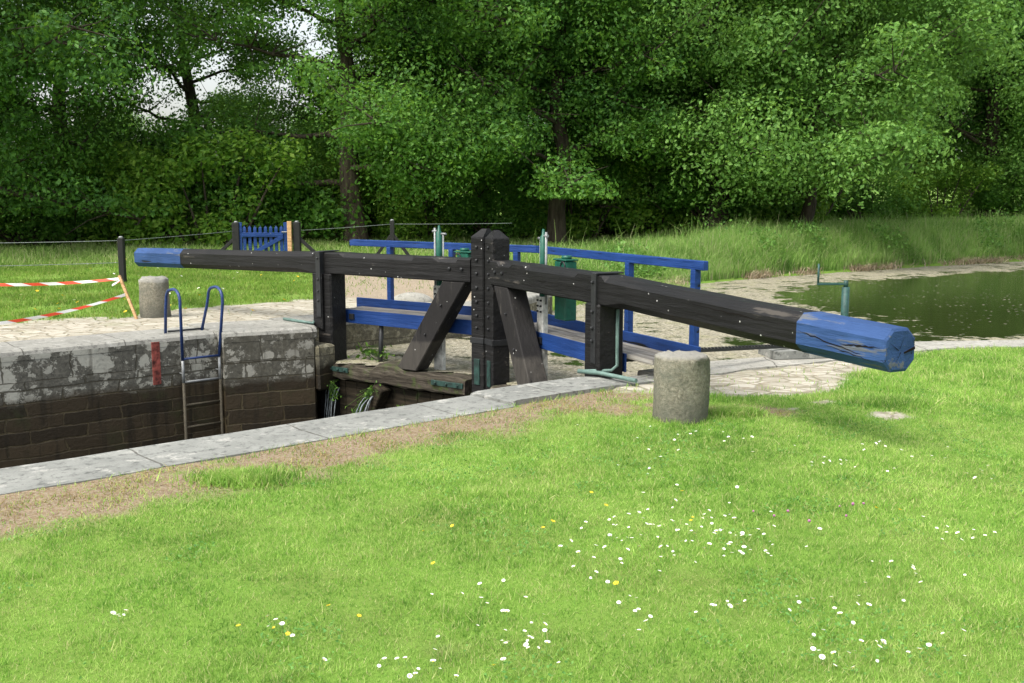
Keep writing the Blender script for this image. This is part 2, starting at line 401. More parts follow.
vo = s.n('ShaderNodeTexVoronoi', Scale=4.2, feature='DISTANCE_TO_EDGE'); s.put(vo.inputs['Vector'], s.coord((1, 1.5, 1), rot=(0, 0, -.7)))
vc = s.n('ShaderNodeTexVoronoi', Scale=4.2); s.put(vc.inputs['Vector'], s.coord((1, 1.5, 1), rot=(0, 0, -.7)))
jn = s.ramp(s.math('ADD', vo.outputs['Distance'], s.math('MULTIPLY', s.math('SUBTRACT', n2, .5), .12)), [(.02, 1), (.07, 0)])
pcol = s.mix(vc.outputs['Color'], (.33, .305, .24), (.48, .45, .375)); pcol = s.mix(s.ramp(n2, [(.5, 0), (.68, .8)]), pcol, (.26, .21, .14))
pcol = s.mix(s.math('MULTIPLY', jn, .6), pcol, (.15, .13, .07)); pcol = s.mix(s.ramp(n1, [(.6, 0), (.75, .5)]), pcol, (.2, .24, .1))
c = s.mix(s.attr('pav'), c, pcol)
gcol = s.mix(s.ramp(n3, [(.35, 0), (.65, 1)]), (.16, .12, .08), (.42, .36, .27))
c = s.mix(s.attr('grv'), c, gcol)
hh = s.math('ADD', n3, s.math('MULTIPLY', s.math('MULTIPLY', jn, s.attr('pav')), -1.5))
ground = link('ground', me, s.done(c, None, s.bump(hh, .6, .02))); tag(ground, kind='structure')

# ---------------------------------------------------------------- water
clean_px = [(775, 293), (830, 284), (930, 275), (1030, 268), (1100, 262), (1100, 341), (915, 341), (880, 338), (900, 326), (872, 318), (835, 312), (800, 306), (778, 299)]
clean = [G(p[0], p[1], WZ) for p in clean_px]; clean = clean[:4] + [(40, 28), (60, 22), (40, 14)] + clean[6:]
pool = [tuple(p) for p in near_edge[2:]] + [(70, 45)] + [(30, 38)] + [(G(p[0], p[1], WZ)[0], G(p[0], p[1], WZ)[1] + 1.2) for p in reversed(bank_px)] + [W(10.4, 12.4), W(6.7, 12.3)]
xs2 = axis(-1.5, 9, .16, -3, 72, 1.06); ys2 = axis(9.2, 27, .16, 9, 46, 1.06)
X2, Y2 = np.meshgrid(xs2, ys2); sc_ = sdist(X2, Y2, clean)
u2 = U[0] * X2 + U[1] * Y2; v2 = V[0] * X2 + V[1] * Y2
gl = (7.42 - .43 * np.abs(v2 - 9.3))
ok = (u2 > gl) & (sdist(X2, Y2, pool) < .3)
id2 = np.arange(X2.size).reshape(X2.shape); keep = ok[:-1, :-1] & ok[1:, :-1] & ok[:-1, 1:] & ok[1:, 1:]
fc = np.stack([id2[:-1, :-1], id2[:-1, 1:], id2[1:, 1:], id2[1:, :-1]], -1)[keep].reshape(-1)
me = np_mesh('canal_water', np.stack([X2, Y2, np.full(X2.shape, WZ)], -1).reshape(-1, 3), fc, 4, dict(scum=sc_.ravel()), True)
s = M_('pond_water', .04, .5)
big = s.noise(.45, 5, .6); n2 = s.noise(3.2, 7, .72); n3 = s.noise(28, 5, .75)
scu = s.math('ADD', s.attr('scum'), s.math('ADD', s.math('MULTIPLY', s.math('SUBTRACT', n2, .5), 2.4), s.math('MULTIPLY', s.math('SUBTRACT', s.noise(.8, 6, .7), .5), 4.5)))
m1 = s.ramp(s.math('ADD', s.math('MULTIPLY', scu, .5), .5), [(.46, 0), (.56, 1)])
hole = s.ramp(s.noise(1.3, 7, .75), [(.40, 0), (.46, 1)])
m1 = s.math('MULTIPLY', m1, hole)
m1 = s.math('MULTIPLY', m1, s.ramp(s.noise(13, 6, .8), [(.36, .15), (.45, 1)]))
spk = s.n('ShaderNodeTexVoronoi', Scale=7.0); s.put(spk.inputs['Vector'], s.tc.outputs['Object'])
m2 = s.math('MULTIPLY', s.ramp(spk.outputs['Distance'], [(.14, 1), (.2, 0)]), s.ramp(s.noise(1.1, 4, .7), [(.48, 0), (.58, 1)]))
msk = s.math('MAXIMUM', m1, m2)
sc_c = s.ramp(n3, [(.33, (.05, .045, .022)), (.48, (.23, .205, .14)), (.66, (.46, .435, .35))]); sc_c = s.mix(s.ramp(n2, [(.5, 0), (.75, .7)]), sc_c, (.22, .22, .09))
c = s.mix(msk, s.mix(big, (.018, .026, .008), (.034, .044, .014)), sc_c)
wv = s.noise(5, 3, .5, s.coord((1, 2.2, 1)))
nrm = s.bump(wv, .12, .02); nrm = s.bump(s.math('MULTIPLY', msk, n3), .6, .02, nrm)
water = link('canal_water', me, s.done(c, s.mix(msk, (.09, .09, .09), (.95, .95, .95)), nrm)); tag(water, kind='structure')
bm = B(); vv = [bm.verts.new((*W(a, b), LOWZ)) for a, b in ((-14, 6.6), (6.3, 6.6), (7.3, 9.3), (6.6, 11.9), (5.3, 12), (-14, 12))]; bm.faces.new(vv)
s = M_('chamber_water', .05, .5); tag(obj('chamber_water', bm, s.done((.012, .014, .006), None, s.bump(s.noise(4, 3), .2, .03))), kind='structure')

# ---------------------------------------------------------------- lock walls (built in the lock's own axes)
def strip(bm, pts, inner, outer, z0, z1, bev=.02, fix=None, mside=0):
    """solid wall/coping following a polyline of points pts (x,y); inner/outer: offsets to the left normal"""
    n = len(pts); L_, R_ = [], []
    for i in range(n):
        a = Vector(pts[max(i - 1, 0)]); b = Vector(pts[min(i + 1, n - 1)]); d = (b - a).normalized(); nn = Vector((-d.y, d.x)) if fix is None else Vector(fix)
        L_.append(Vector(pts[i]) + nn * inner); R_.append(Vector(pts[i]) + nn * outer)
    prof = [(0, z0), (0, z1 - bev), (bev * .3, z1 - bev * .35), (bev, z1), (1, z1), (1, z0)]
    rings = []
    for i in range(n):
        dv = (R_[i] - L_[i]); ln = dv.length; dv.normalize(); r = []
        for o, z in prof:
            q = L_[i] + dv * (o if o < 1 else ln); r.append(bm.verts.new((q.x, q.y, z)))
        rings.append(r)
    for i in range(n - 1):
        for k in range(len(prof)):
            kk = (k + 1) % len(prof); bm.faces.new((rings[i][k], rings[i][kk], rings[i + 1][kk], rings[i + 1][k])).material_index = (mside if k == 0 else 0)
    bm.faces.new(rings[0]); bm.faces.new(rings[-1])
def subdiv_line(a, b, st, jit=0, seed=0):
    r = random.Random(seed); n = max(1, int((Vector(b) - Vector(a)).length / st)); out = []
    for i in range(n + 1):
        p = Vector(a).lerp(Vector(b), i / n); out.append((p.x, p.y + (r.uniform(-jit, jit))))
    return out
# near wall
wn = thing('lock_wall', 'near lock wall topped by the long grey coping in front of the empty chamber', 'wall', (0, 0, 0), ROT)
bm = B(); strip(bm, [(-14, NV), (6.3, NV)], -.01, -.75, -3.1, -.29, .004); obj('wall_face', bm, MT['wall'], wn)
bm = B(); strip(bm, subdiv_line((-14, NV + .02), (5.22, NV + .02), .35, .012, 2), 0, -.63, -.285, 0, .035); obj('coping', bm, MT['coping'], wn)
bm = B(); strip(bm, [(5.235, NV + .0), (5.26, NV + .06), (5.33, NV + .09), (5.8, NV + .08), (6.45, NV + .04), (6.60, NV - .03)], 0, -.56, -.285, .012, .04, fix=(0, 1))
strip(bm, [(6.605, NV - .25), (7.5, NV - .36)], 0, -.32, -.285, .012, .02, fix=(0, 1))
obj('quoin_stone', bm, MT['coping'], wn)
# far wall
wf = thing('lock_wall', 'far lock wall with pale lichen above the dark wet courses', 'wall', (0, 0, 0), ROT)
bm = B(); strip(bm, [(-14, FV), (5.32, FV)], 0, .75, -3.1, -.12, .004); obj('wall_face', bm, MT['wall'], wf)
bm = B(); strip(bm, subdiv_line((-14, FV - .002), (5.32, FV - .002), .3, .008, 4), 0, .78, -.118, 0, .06, mside=1); obj('coping', bm, [MT['coping_far'], MT['wall']], wf)
bm = B(); strip(bm, [(5.325, 11.70), (6.40, 11.42), (6.47, 11.50)], 0, .9, -3.1, -.12, .004, fix=(0, 1)); obj('quoin_face', bm, MT['wall_block'], wf)
bm = B(); strip(bm, [(5.325, 11.697), (5.8, 11.575), (6.38, 11.42), (6.45, 11.42), (6.50, 11.50)], 0, 1.10, -.118, .015, .06, fix=(0, 1), mside=1); obj('quoin_coping', bm, [MT['coping_far'], MT['wall_block']], wf)
bm = B(); hexa(bm, [(6.42, 11.35, -.8), (6.72, 11.42, -.8), (6.72, 11.8, -.8), (6.42, 11.8, -.8), (6.42, 11.38, -.22), (6.72, 11.42, -.22), (6.72, 11.8, -.22), (6.42, 11.8, -.22)], .03)
obj('quoin_stone', bm, MT['wall_up'], wf)
bm = B()
random.seed(3)
box(bm, (4.50, FV - .007, -.56), (4.60, FV + .01, -.05), .004)
obj('red_level_mark', bm, MT['red_mark'], wf)
# upstream far wall and quay
wu = thing('lock_wall', 'low stone wall above the upper water behind the gates', 'wall', (0, 0, 0), ROT)
bm = B(); strip(bm, [(6.5, 12.16), (7.0, 12.16), (10.4, 12.2), (12.2, 13.3)], 0, .5, -1.4, -.10, .004); obj('wall_face', bm, MT['wall_up'], wu)
bm = B(); strip(bm, subdiv_line((6.45, 12.14), (10.4, 12.18), .4, .012, 5) + [(12.2, 13.3)], 0, .55, -.098, .012, .04); obj('coping', bm, MT['coping_far'], wu)
q = thing('quay', 'pale concrete quay edge running along the near side of the pond', 'quay')
qp = [(1.2, 9.72), (1.75, 10.05)] + [G(*p) for p in quay_px[1:]] + [(9, 12.15), (30, 12.6)]
bm = B(); strip(bm, qp, 0, -.55, -1.3, .004, .03); obj('coping', bm, MT['concrete'], q)
bm = B(); a = Vector(G(762, 356)); b_ = Vector(G(826, 354)); strip(bm, [tuple(a), tuple(b_)], .1, -.3, .01, .09, .02)
tag(obj('stone_slab', bm, MT['coping']), 'low grey stone slab on the quay beneath the black rack bar', 'slab')

# ---------------------------------------------------------------- lock gates
def oct_section(w0, h0, c, top_only=False):
    a, b = w0 / 2, h0 / 2
    cb = c if not top_only else .012
    return [(-a + cb, -b), (a - cb, -b), (a, -b + cb), (a, b - c), (a - c, b), (-a + c, b), (-a, b - c), (-a, -b + cb)]
def loft(bm, secs, mat=0, jit=0, rnd=None):
    rings = []
    for s_, zc, tc_, sec in secs:
        rings.append([bm.verts.new((s_, tc_ + x + (rnd.uniform(-jit, jit) if rnd else 0), zc + z + (rnd.uniform(-jit, jit) if rnd else 0))) for x, z in sec])
    n = len(rings[0])
    for i in range(len(rings) - 1):
        for k in range(n):
            f = bm.faces.new((rings[i][k], rings[i][(k + 1) % n], rings[i + 1][(k + 1) % n], rings[i + 1][k])); f.material_index = mat
    for rg in (rings[0], rings[-1]): bm.faces.new(rg).material_index = mat
def bolt_bm(x, y, z, sg, r=.017, d=.016):
    bm = B(); tube(bm, [(x, y, z), (x, y - sg * d, z), (x, y - sg * (d + .006), z)], [r, r, r * .5], 7, smooth=False); return bm
def gate(which):
    near = which == 'near'
    H, E = (H1, E1) if near else (H2, E2)
    Mx = MI + (Vector((.045, -.05)) if near else Vector((0, 0)))
    d = Mx - H; Lg = d.length; ang = math.atan2(d.y, d.x); sg = -1 if near else 1
    blen = (E - H).length
    rnd = random.Random(11 if near else 12)
    lab = 'near gate leaf with long black beam ending in a blue tip above the lawn' if near else 'far gate leaf with black beam ending in a small blue tip at the left'
    t = thing('lock_gate', lab, 'lock gate', (H.x, H.y, 0), ang, 'pair of lock gate leaves')
    P = lambda s_, t_, z: (s_, sg * t_, z)
    def bx(name, a, b, mat, bev=.008, parent=t):
        bm = B(); box(bm, P(*a), P(*b), bev); return obj(name, bm, MT[mat], parent)
    # heel post
    bm = B(); box(bm, P(-.135, -.15, -1.2), P(.12, .13, .675), .02)
    if not near: hexa(bm, [P(-.17, -.19, .0), P(.0, -.19, -.05), P(.0, -.15, -.05), P(-.17, -.15, .0), P(-.17, -.19, .675), P(.0, -.19, .675), P(.0, -.15, .675), P(-.17, -.15, .675)], .008)
    hp = obj('heel_post', bm, MT['black'], t)
    # beam: square with chamfer stops over the gate, octagonal outside
    z_h, z_e = .805, (.700 if near else .735); w_ = .27; zc = lambda s_: z_h + (z_e - z_h) * min(1, max(0, -s_ / blen))
    secs = []; stops = [(Lg - .184, .012), (Lg - .36, .012), (Lg - .40, .05), (Lg - .66, .05), (Lg - .74, .012), (Lg - 1.0, .012), (Lg - 1.07, .05), (.34, .05), (.27, .012), (-.16, .012), (-.22, .055)]
    sharp = [(s_, c, True) for s_, c in stops]
    s_ = -.5; BL = .78 if near else 1.12; blue0 = -(blen - BL)
    while s_ > blue0 + .12: sharp.append((s_, .06, False)); s_ -= .4
    sharp.append((blue0, .062, False))
    for s_, c, to in sharp:
        j = rnd.uniform(-.004, .004) if s_ < 0 else 0
        secs.append((s_, zc(s_) + j, 0, oct_section(w_, w_ + j, c, to)))
    bm = B(); loft(bm, secs); beam = obj('balance_beam', bm, MT['black'], t)
    secs2 = [(blue0 - .002, zc(blue0), 0, oct_section(w_ + .004, w_ + .004, .063))]
    for k in range(1, 5): s_ = blue0 - BL * k / 4; secs2.append((s_, zc(s_), 0, oct_section(w_ + .004 + (.0 if k < 4 else -.012), w_ + .004, .066)))
    secs2.append((-(blen + .012), zc(-blen), 0, oct_section(w_ - .03, w_ - .03, .06)))
    bm = B(); loft(bm, secs2); pe = obj('painted_end', bm, MT['blue_end'], beam)
    # drying cracks in the beam's side and end: thin dark wedges sunk a little proud of the paint
    def crack(name_par, s0, s1, z0, z1, t_, wd):
        bm = B(); n = 14; top, bot = [], []
        for i in range(n + 1):
            f = i / n; ss = s0 + (s1 - s0) * f; zz = z0 + (z1 - z0) * f + rnd.uniform(-.005, .005) + zc(ss); ww = wd * math.sin(math.pi * (f * .9 + .05)) * rnd.uniform(.6, 1.2)
            top.append(bm.verts.new(P(ss, t_, zz + ww / 2))); bot.append(bm.verts.new(P(ss, t_, zz - ww / 2)))
        for i in range(n): bm.faces.new((top[i], top[i + 1], bot[i + 1], bot[i]))
        obj('crack', bm, MT['crack'], name_par)
    if near:
        crack(pe, -(blen - .76), -(blen - .18), .02, -.05, -(w_ / 2 + .0045), .010)
        crack(pe, -(blen - .36), -(blen - .02), -.01, .02, -(w_ / 2 + .0045), .012)
        crack(pe, -(blen - .5), -(blen - .05), -.035, -.08, -(w_ / 2 + .0045), .006)
        crack(beam, -(blen - 2.0), -(blen - .9), .05, .03, -(w_ / 2 + .004), .007)
        bm = B(); hexa(bm, [P(-(blen + .010), .03, -.022 + z_e), P(-(blen + .018), .03, -.022 + z_e), P(-(blen + .018), .12, .0 + z_e), P(-(blen + .010), .12, .0 + z_e),
                            P(-(blen + .010), .03, -.014 + z_e), P(-(blen + .018), .03, -.014 + z_e), P(-(blen + .018), .12, .018 + z_e), P(-(blen + .010), .12, .018 + z_e)], 0)
        obj('crack', bm, MT['crack'], pe)
        bm = B(); q_ = -(blen + .018)
        for (t0, z0, t1, z1, wd_) in ((-.02, .0, -.10, .055, .006), (-.01, .01, .03, .10, .004), (.0, -.01, -.05, -.095, .005)):
            d_ = Vector((t1 - t0, z1 - z0)).normalized(); n_ = Vector((-d_.y, d_.x)) * wd_ / 2; bm.faces.new([bm.verts.new(P(q_, a_, b_ + z_e)) for a_, b_ in ((t0 - n_.x, z0 - n_.y), (t1, z1), (t0 + n_.x, z0 + n_.y))])
        obj('crack', bm, MT['crack'], pe)
    # mitre post with low pyramid cap
    a0, a1, b0, b1, zt = Lg - (.20 if near else .185), Lg, (-.115 if near else -.125), (.105 if near else .12), (1.185 if near else 1.195)
    bm = B(); box(bm, P(a0, b0, -2.9), P(a1, b1, zt), .012)
    cx, cy = a1 - .055, (b0 + b1) / 2
    vs4 = [bm.verts.new(P(*p)) for p in ((a0 + .004, b0 + .004, zt - .004), (a1 - .004, b0 + .004, zt - .004), (a1 - .004, b1 - .004, zt - .004), (a0 + .004, b1 - .004, zt - .004))]
    r4 = [bm.verts.new(P(cx + i * .035, cy + j * .03, zt + .085 + rnd.uniform(-.012, .012))) for i, j in ((-1, -1), (1, -1), (1, 1), (-1, 1))]
    bm.faces.new(r4)
    for k in range(4): bm.faces.new((vs4[k], vs4[(k + 1) % 4], r4[(k + 1) % 4], r4[k]))
    mp = obj('mitre_post', bm, MT['black'], t)
    bx('iron_band', (a0 - .008, b0 - .008, -.02), (a1 + .0, b0 + .02, .045), 'iron', .003, mp)
    bx('iron_band', (a0 - .0085, b0 - .006, -.021), (a0 + .02, b1, .046), 'iron', .003, mp)
    for z in (1.08, .93, .78, .62, .46, .30, .16): obj('bolt', bolt_bm(*P(a0 + .09, b0 - .0, z), sg), MT['iron'], mp)
    bx('corner_plate', (a0 + .05, b0 - .012, -.5), (a0 + .13, b0 + .01, -.2), 'verdigris', .003, mp)
    for s_ in (.12, .30): obj('bolt', bolt_bm(*P(a0 - s_, -w_ / 2, .82), sg, .02), MT['iron'], beam)
    for z in (.6, .45, .33, .87): obj('bolt', bolt_bm(*P(-.05, -.2 if not near else -.16, z), sg, .015), MT['iron'], hp)
    # strap on the heel
    bm = B(); box(bm, P(-.09, -.158 if near else -.205, .12), P(-.01, -.13, .955), .004); box(bm, P(-.1, -.15, .943), P(.0, .14, .958), .003)
    obj('heel_strap', bm, MT['iron'], t)
    # diagonal brace
    bm = B(); hexa(bm, [P(1.20, -.13, -.44), P(1.52, -.13, -.44), P(1.52, .10, -.44), P(1.20, .10, -.44), P(Lg - .60, -.13, .672), P(Lg - .26, -.13, .672), P(Lg - .26, .10, .672), P(Lg - .60, .10, .672)], .012)
    br = obj('brace', bm, MT['worn'], t)
    for f in (.42, .75): obj('bolt', bolt_bm(*P(1.36 + (Lg - .43 - 1.36) * f, -.13, -.44 + 1.1 * f), sg, .014), MT['iron'], br)
    # lower rail, gnawed by weather
    rr = random.Random(5 if near else 6); secs = []; n = 22
    for i in range(n + 1):
        s_ = -.02 + (Lg - .225) * i / n; dz = (.05 if .9 < s_ < 1.35 else 0) + (0 if s_ > .9 else -.02 * rr.random())
        secs.append((s_, -.56 + dz / 2, 0, oct_section(.33, .21 + dz, .03)))
    bm = B(); loft(bm, secs, 0, .012, rr); rail = obj('lower_rail', bm, MT['grey_wood'], t)
    for (s0, s1) in ((.08, .42), (Lg - .75, Lg - .27)):
        bx('bracket', (s0, -.182, -.565), (s1, -.155, -.505), 'verdigris', .003, rail)
        for k in range(3): obj('bolt', bolt_bm(*P(s0 + (s1 - s0) * (.15 + .35 * k), -.18, -.535), sg, .015), MT['verdigris'], rail)
    # sheeting below
    bm = B(); k = 0; s_ = .02
    while s_ < Lg - .26:
        box(bm, P(s_, -.03 + .004 * (k % 2), -2.95), P(min(s_ + .2, Lg - .25), .05, -.70), .006); s_ += .205; k += 1
    obj('planking', bm, MT['wet_wood'], t)
    bm = B(); bar(bm, P(1.0, -.16, -.68), P(.35, -.16, -1.9), .16, .18, .012, up=P(0, 1, 0)); obj('lower_brace', bm, MT['wet_wood'], t)
    # footwalk on the upstream side
    k0, k1 = (-.52, Lg + .02) if near else (-.05, Lg - .02)
    DZ = .19
    for j in range(3):
        bx('deck_plank', (k0 + .03 * (j == 1), .19 + .135 * j, DZ - .045), (k1, .32 + .135 * j, DZ), 'deck_wood', .004)
    f0 = k0 + .42 if near else k0
    bx('fascia', (f0, .165, DZ - .17), (k1, .186, DZ + .004), 'blue', .003)
    bx('toe_board', (k0 - .12, .60, DZ - .03), (k1 + .3, .63, DZ + .11), 'blue', .003)
    bx('bearer', (.14, .14, DZ - .12), (.22, .6, DZ - .047), 'iron', .003); bx('bearer', (1.55, .14, DZ - .12), (1.63, .6, DZ - .047), 'iron', .003)
    bm = B(); tube(bm, [P(.62, .25, DZ - .05), P(.62, .2, -.6)], .03, 8); obj('walk_support', bm, MT['iron'], t)
    RZ = 1.03
    bm = B(); bar(bm, P(k0 - (.12 if near else .26), .66, RZ), P(k1 + (.38 if near else .3), .66, RZ), .06, .085, .006); obj('handrail', bm, MT['blue'], t)
    for s_ in ((k0 + .03, .62, 1.9) if near else (.4, 1.45, Lg - .1)):
        bm = B(); bar(bm, P(s_, .66, DZ - .12), P(s_, .66, RZ - .04), .07, .07, .005, up=(1, 0, 0)); obj('rail_post', bm, MT['blue'], t)
    # paddle gear
    gx = 1.62; bs = 1.27 if near else 1.97
    pg = bx('paddle_post', (gx - .07, .17, -.9), (gx + .07, .235, .58), 'white_post', .006)
    for dx in (-.035, .035):
        for z in (.42, .48, .54): obj('bolt', bolt_bm(*P(gx + dx, .17, z), sg, .011), MT['iron'], pg)
    bm = B(); tube(bm, [P(gx - .0, .21, .45), P(gx - .0, .21, 1.22), P(gx - .0, .21, 1.235), P(gx, .21, 1.30)], [.037, .037, .02, .012], 10); obj('paddle_spindle', bm, MT['green'], t)
    bm = B(); tube(bm, [P(gx - .065, .21, .5), P(gx - .065, .21, 1.27)], .014, 6); tube(bm, [P(gx - .10, .21, 1.23), P(gx - .03, .21, 1.23)], .016, 6)
    tube(bm, [P(gx + .065, .21, .5), P(gx + .065, .21, 1.20)], .010, 6); tube(bm, [P(gx + .03, .21, 1.20), P(gx + .11, .21, 1.20)], .014, 6)
    obj('lifting_rod', bm, MT['galv'], t)
    gb = bx('gear_box', (bs - (.12 if near else .09), .22, .36 if near else .72), (bs + (.12 if near else .09), .36, .98), 'green', .012)
    bm = B(); box(bm, P(bs - .13, .21, .985), P(bs + .13, .37, 1.0), .004); tube(bm, [P(bs - .02, .29, 1.0), P(bs - .02, .29, 1.035)], .055, 12); obj('box_lid', bm, MT['green'], gb)
    bm = B(); pts = [P(bs - .07 + .045 * math.cos(a_), .215, .93 + .045 * math.sin(a_)) for a_ in np.linspace(0, 2 * math.pi, 14)]; tube(bm, pts, .008, 6, cap=False); obj('hand_ring', bm, MT['iron'], gb)
    if near: bm = B(); tube(bm, [P(-.0, -.0, 0), P(.0, .0, 0)], .01); bm.free()
    return t, P, Lg
s = M_('crack_shadow_wood', .95, .1); MT['crack'] = s.done((.010, .008, .007))
gN, PN, LN = gate('near'); gF, PF, LF = gate('far')
def locw(t, p): 
    m = Matrix.Translation(t.location) @ Matrix.Rotation(t.rotation_euler[2], 4, 'Z'); return m @ Vector(p)

# grease pipes at the heels
for (t, P, lab, pts, foot) in ((gN, PN, 'pale green pipe bent down the near heel post and lying on the coping', [(-.145, .05, .62), (-.145, .05, .25), (-.15, .05, .1), (-.16, -.02, .06)], [G(578, 377), G(600, 379), G(636, 387)]),
                          (gF, PF, 'short pale green pipe lying on the far coping beside the gate post', None, [G(284, 321.5), G(300, 324), G(313, 326), G(317, 323)])):
    bm = B()
    g0 = .055 if t is gN else .035
    if pts:
        wp = [locw(t, P(*p)) for p in pts] + [Vector((*foot[0], g0))]
        tube(bm, wp, .016, 8)
    fp = [Vector((*f, g0 if i < len(foot) - 1 or t is gN else .09)) for i, f in enumerate(foot)]
    tube(bm, fp, .02, 8)
    tag(obj('grease_pipe', bm, MT['pale_pipe']), lab, 'pipe')
# windlass post and rack bar
wp = Vector(G(843, 349.5)); wt = thing('windlass_post', 'green crank post on the quay behind the blue beam tip', 'windlass', (wp.x, wp.y, 0))
bm = B(); tube(bm, [(0, 0, .0), (0, 0, .68)], .042, 14); box(bm, (-.1, -.1, 0), (.1, .1, .03), .005); obj('post', bm, MT['teal'], wt)
bm = B(); tube(bm, [(0, 0, .68), (0, 0, .75)], .024, 10); box(bm, (-.31, -.014, .70), (.025, .014, .725), .004); tube(bm, [(-.30, 0, .71), (-.30, 0, .93)], .012, 8); obj('crank', bm, MT['teal'], wt)
a = Vector((*G(693, 351, .2), .2)); b_ = Vector((wp.x - .03, wp.y + .02, .06)); bm = B(); bar(bm, a, b_, .035, .03, .003)
n = int((b_ - a).length / .05)
for i in range(n):
    p = a.lerp(b_, (i + .5) / n); box(bm, p + Vector((-.012, -.018, .013)), p + Vector((.012, .018, .028)), 0)
tag(obj('rack_bar', bm, MT['iron']), 'black toothed rack bar reaching from the gate walkway to the crank post', 'rack bar')

# leaking water jets under the far leaf
s = M_('leaking_water', .25, .5); s.b.inputs['Transmission Weight'].default_value = .3; s.m.node_tree.nodes['Principled BSDF'].inputs['IOR'].default_value = 1.33
MT['spray'] = s.done(s.ramp(s.noise(9, 5, .7, s.coord((6, 6, .8))), [(.35, (.06, .08, .085)), (.65, (.42, .46, .48))]))
def jet(p0, dirv, n=7, seed=0, fall=1.25, w0=.03, label='', sw=.16):
    r = random.Random(seed); bm = B()
    for k in range(n):
        o = Vector((r.uniform(-sw, sw) * .6, r.uniform(-sw, sw) * .6, r.uniform(-.03, .03))); pts = []; rad = []
        dv = Vector(dirv) * r.uniform(.4, 1.15)
        for i in range(9):
            t_ = i / 8 * math.sqrt(2 * fall / 9.8)
            pts.append(Vector(p0) + o + dv * t_ + Vector((r.uniform(-.008, .008), 0, -4.9 * t_ * t_))); rad.append(w0 * r.uniform(.35, 1) * (.5 + .2 * math.sin(i)))
        tube(bm, pts, rad, 6)
    tag(obj('water_leak', bm, MT['spray']), label, 'leaking water')
jet(locw(gF, PF(.10, -.12, -.78)), (-.35, -.45, 0), 6, 1, 1.45, .022, 'white leak falling in the corner below the far gate post')
jet(locw(gF, PF(.82, -.22, -.80)), (-.65, -.45, 0), 5, 2, 1.4, .02, 'slanting white leak beside the weedy lower timber')

# weeds on the gate and in the chamber corner
def leafy(name, pts, n, size, mat, label, cat, seed, spread=.1, group=None):
    r = np.random.RandomState(seed); vs_, fs = [], []
    base = np.array([pts[i] for i in r.randint(0, len(pts), n)]) + r.normal(0, spread, (n, 3)) * (1, 1, .8)
    me = leaf_mesh(base, size, r, name); c0 = Vector(pts[0]); bm = B()
    for q in base:                                  # a thin stalk from the root to every leaf
        q = Vector(q); tube(bm, [c0, c0.lerp(q, .5) + Vector((0, 0, .02)), q], .0025, 3, cap=False)
    bm.from_mesh(me); o = obj(name, bm, mat)
    return tag(o, label, cat, group)
def leaf_mesh(base, size, r, name, up=.4, outward=None):
    n = len(base); nrm = r.normal(0, 1, (n, 3))
    if outward is not None: nrm = nrm * .75 + outward
    nrm[:, 2] += up; nrm /= np.linalg.norm(nrm, axis=1)[:, None] + 1e-9
    a = np.cross(nrm, r.normal(0, 1, (n, 3))); a /= np.linalg.norm(a, axis=1)[:, None] + 1e-9; b = np.cross(nrm, a)
    sz = (np.asarray(size) * r.uniform(.6, 1.25, n))[:, None]
    v = np.stack([base - a * sz * .5, base + b * sz * .30 + nrm * sz * .07, base + a * sz * .5, base - b * sz * .30 + nrm * sz * .07], 1).reshape(-1, 3)
    return np_mesh(name, v, np.arange(n * 4), 4, dict(rnd=np.repeat(r.rand(n), 4)))
def leaf_mat(name, a, b, c3, trans=.35, rough=.55):
    s = M_(name, rough, .3)
    cl = s.ramp(s.math('ADD', s.math('MULTIPLY', s.attr('rnd'), .6), s.math('MULTIPLY', s.noise(.35, 3), .5)), [(.2, a), (.55, b), (.9, c3)])
    s.put(s.b.inputs['Base Color'], cl)
    tr = s.t.nodes.new('ShaderNodeBsdfTranslucent'); s.put(tr.inputs[0], s.mix(.5, cl, (.28, .48, .05), 'MIX'))
    mx = s.t.nodes.new('ShaderNodeMixShader'); mx.inputs[0].default_value = trans
    out = [n for n in s.t.nodes if n.type == 'OUTPUT_MATERIAL'][0]
    s.t.links.new(s.b.outputs[0], mx.inputs[1]); s.t.links.new(tr.outputs[0], mx.inputs[2]); s.t.links.new(mx.outputs[0], out.inputs[0])
    return s.m
MT['weed'] = leaf_mat('weed_leaves', (.045, .11, .015), (.09, .19, .025), (.16, .28, .045))
leafy('weed', [tuple(locw(gF, PF(.9 - .08 * i, -.24, -.72 - .1 * i))) for i in range(5)], 110, .05, MT['weed'], 'leafy weed hanging from the broken lower timber of the far leaf', 'weed', 1, .055)
leafy('weed', [tuple(locw(gF, PF(.12 + .04 * i, -.22, -.72 - .08 * i))) for i in range(3)], 40, .045, MT['weed'], 'leafy weed sprouting in the corner above the white leak', 'weed', 2, .05)
leafy('weed', [tuple(locw(gF, PF(1.45, -.2, -.9)))], 30, .055, MT['weed'], 'small weed growing on the planking right of the lower timber', 'weed', 3, .05)
leafy('weed', [tuple(locw(gF, PF(.25 + .15 * i, .25, -.36))) for i in range(4)], 80, .07, MT['weed'], 'low weed behind the far heel post at the foot of the wall', 'weed', 4, .07)

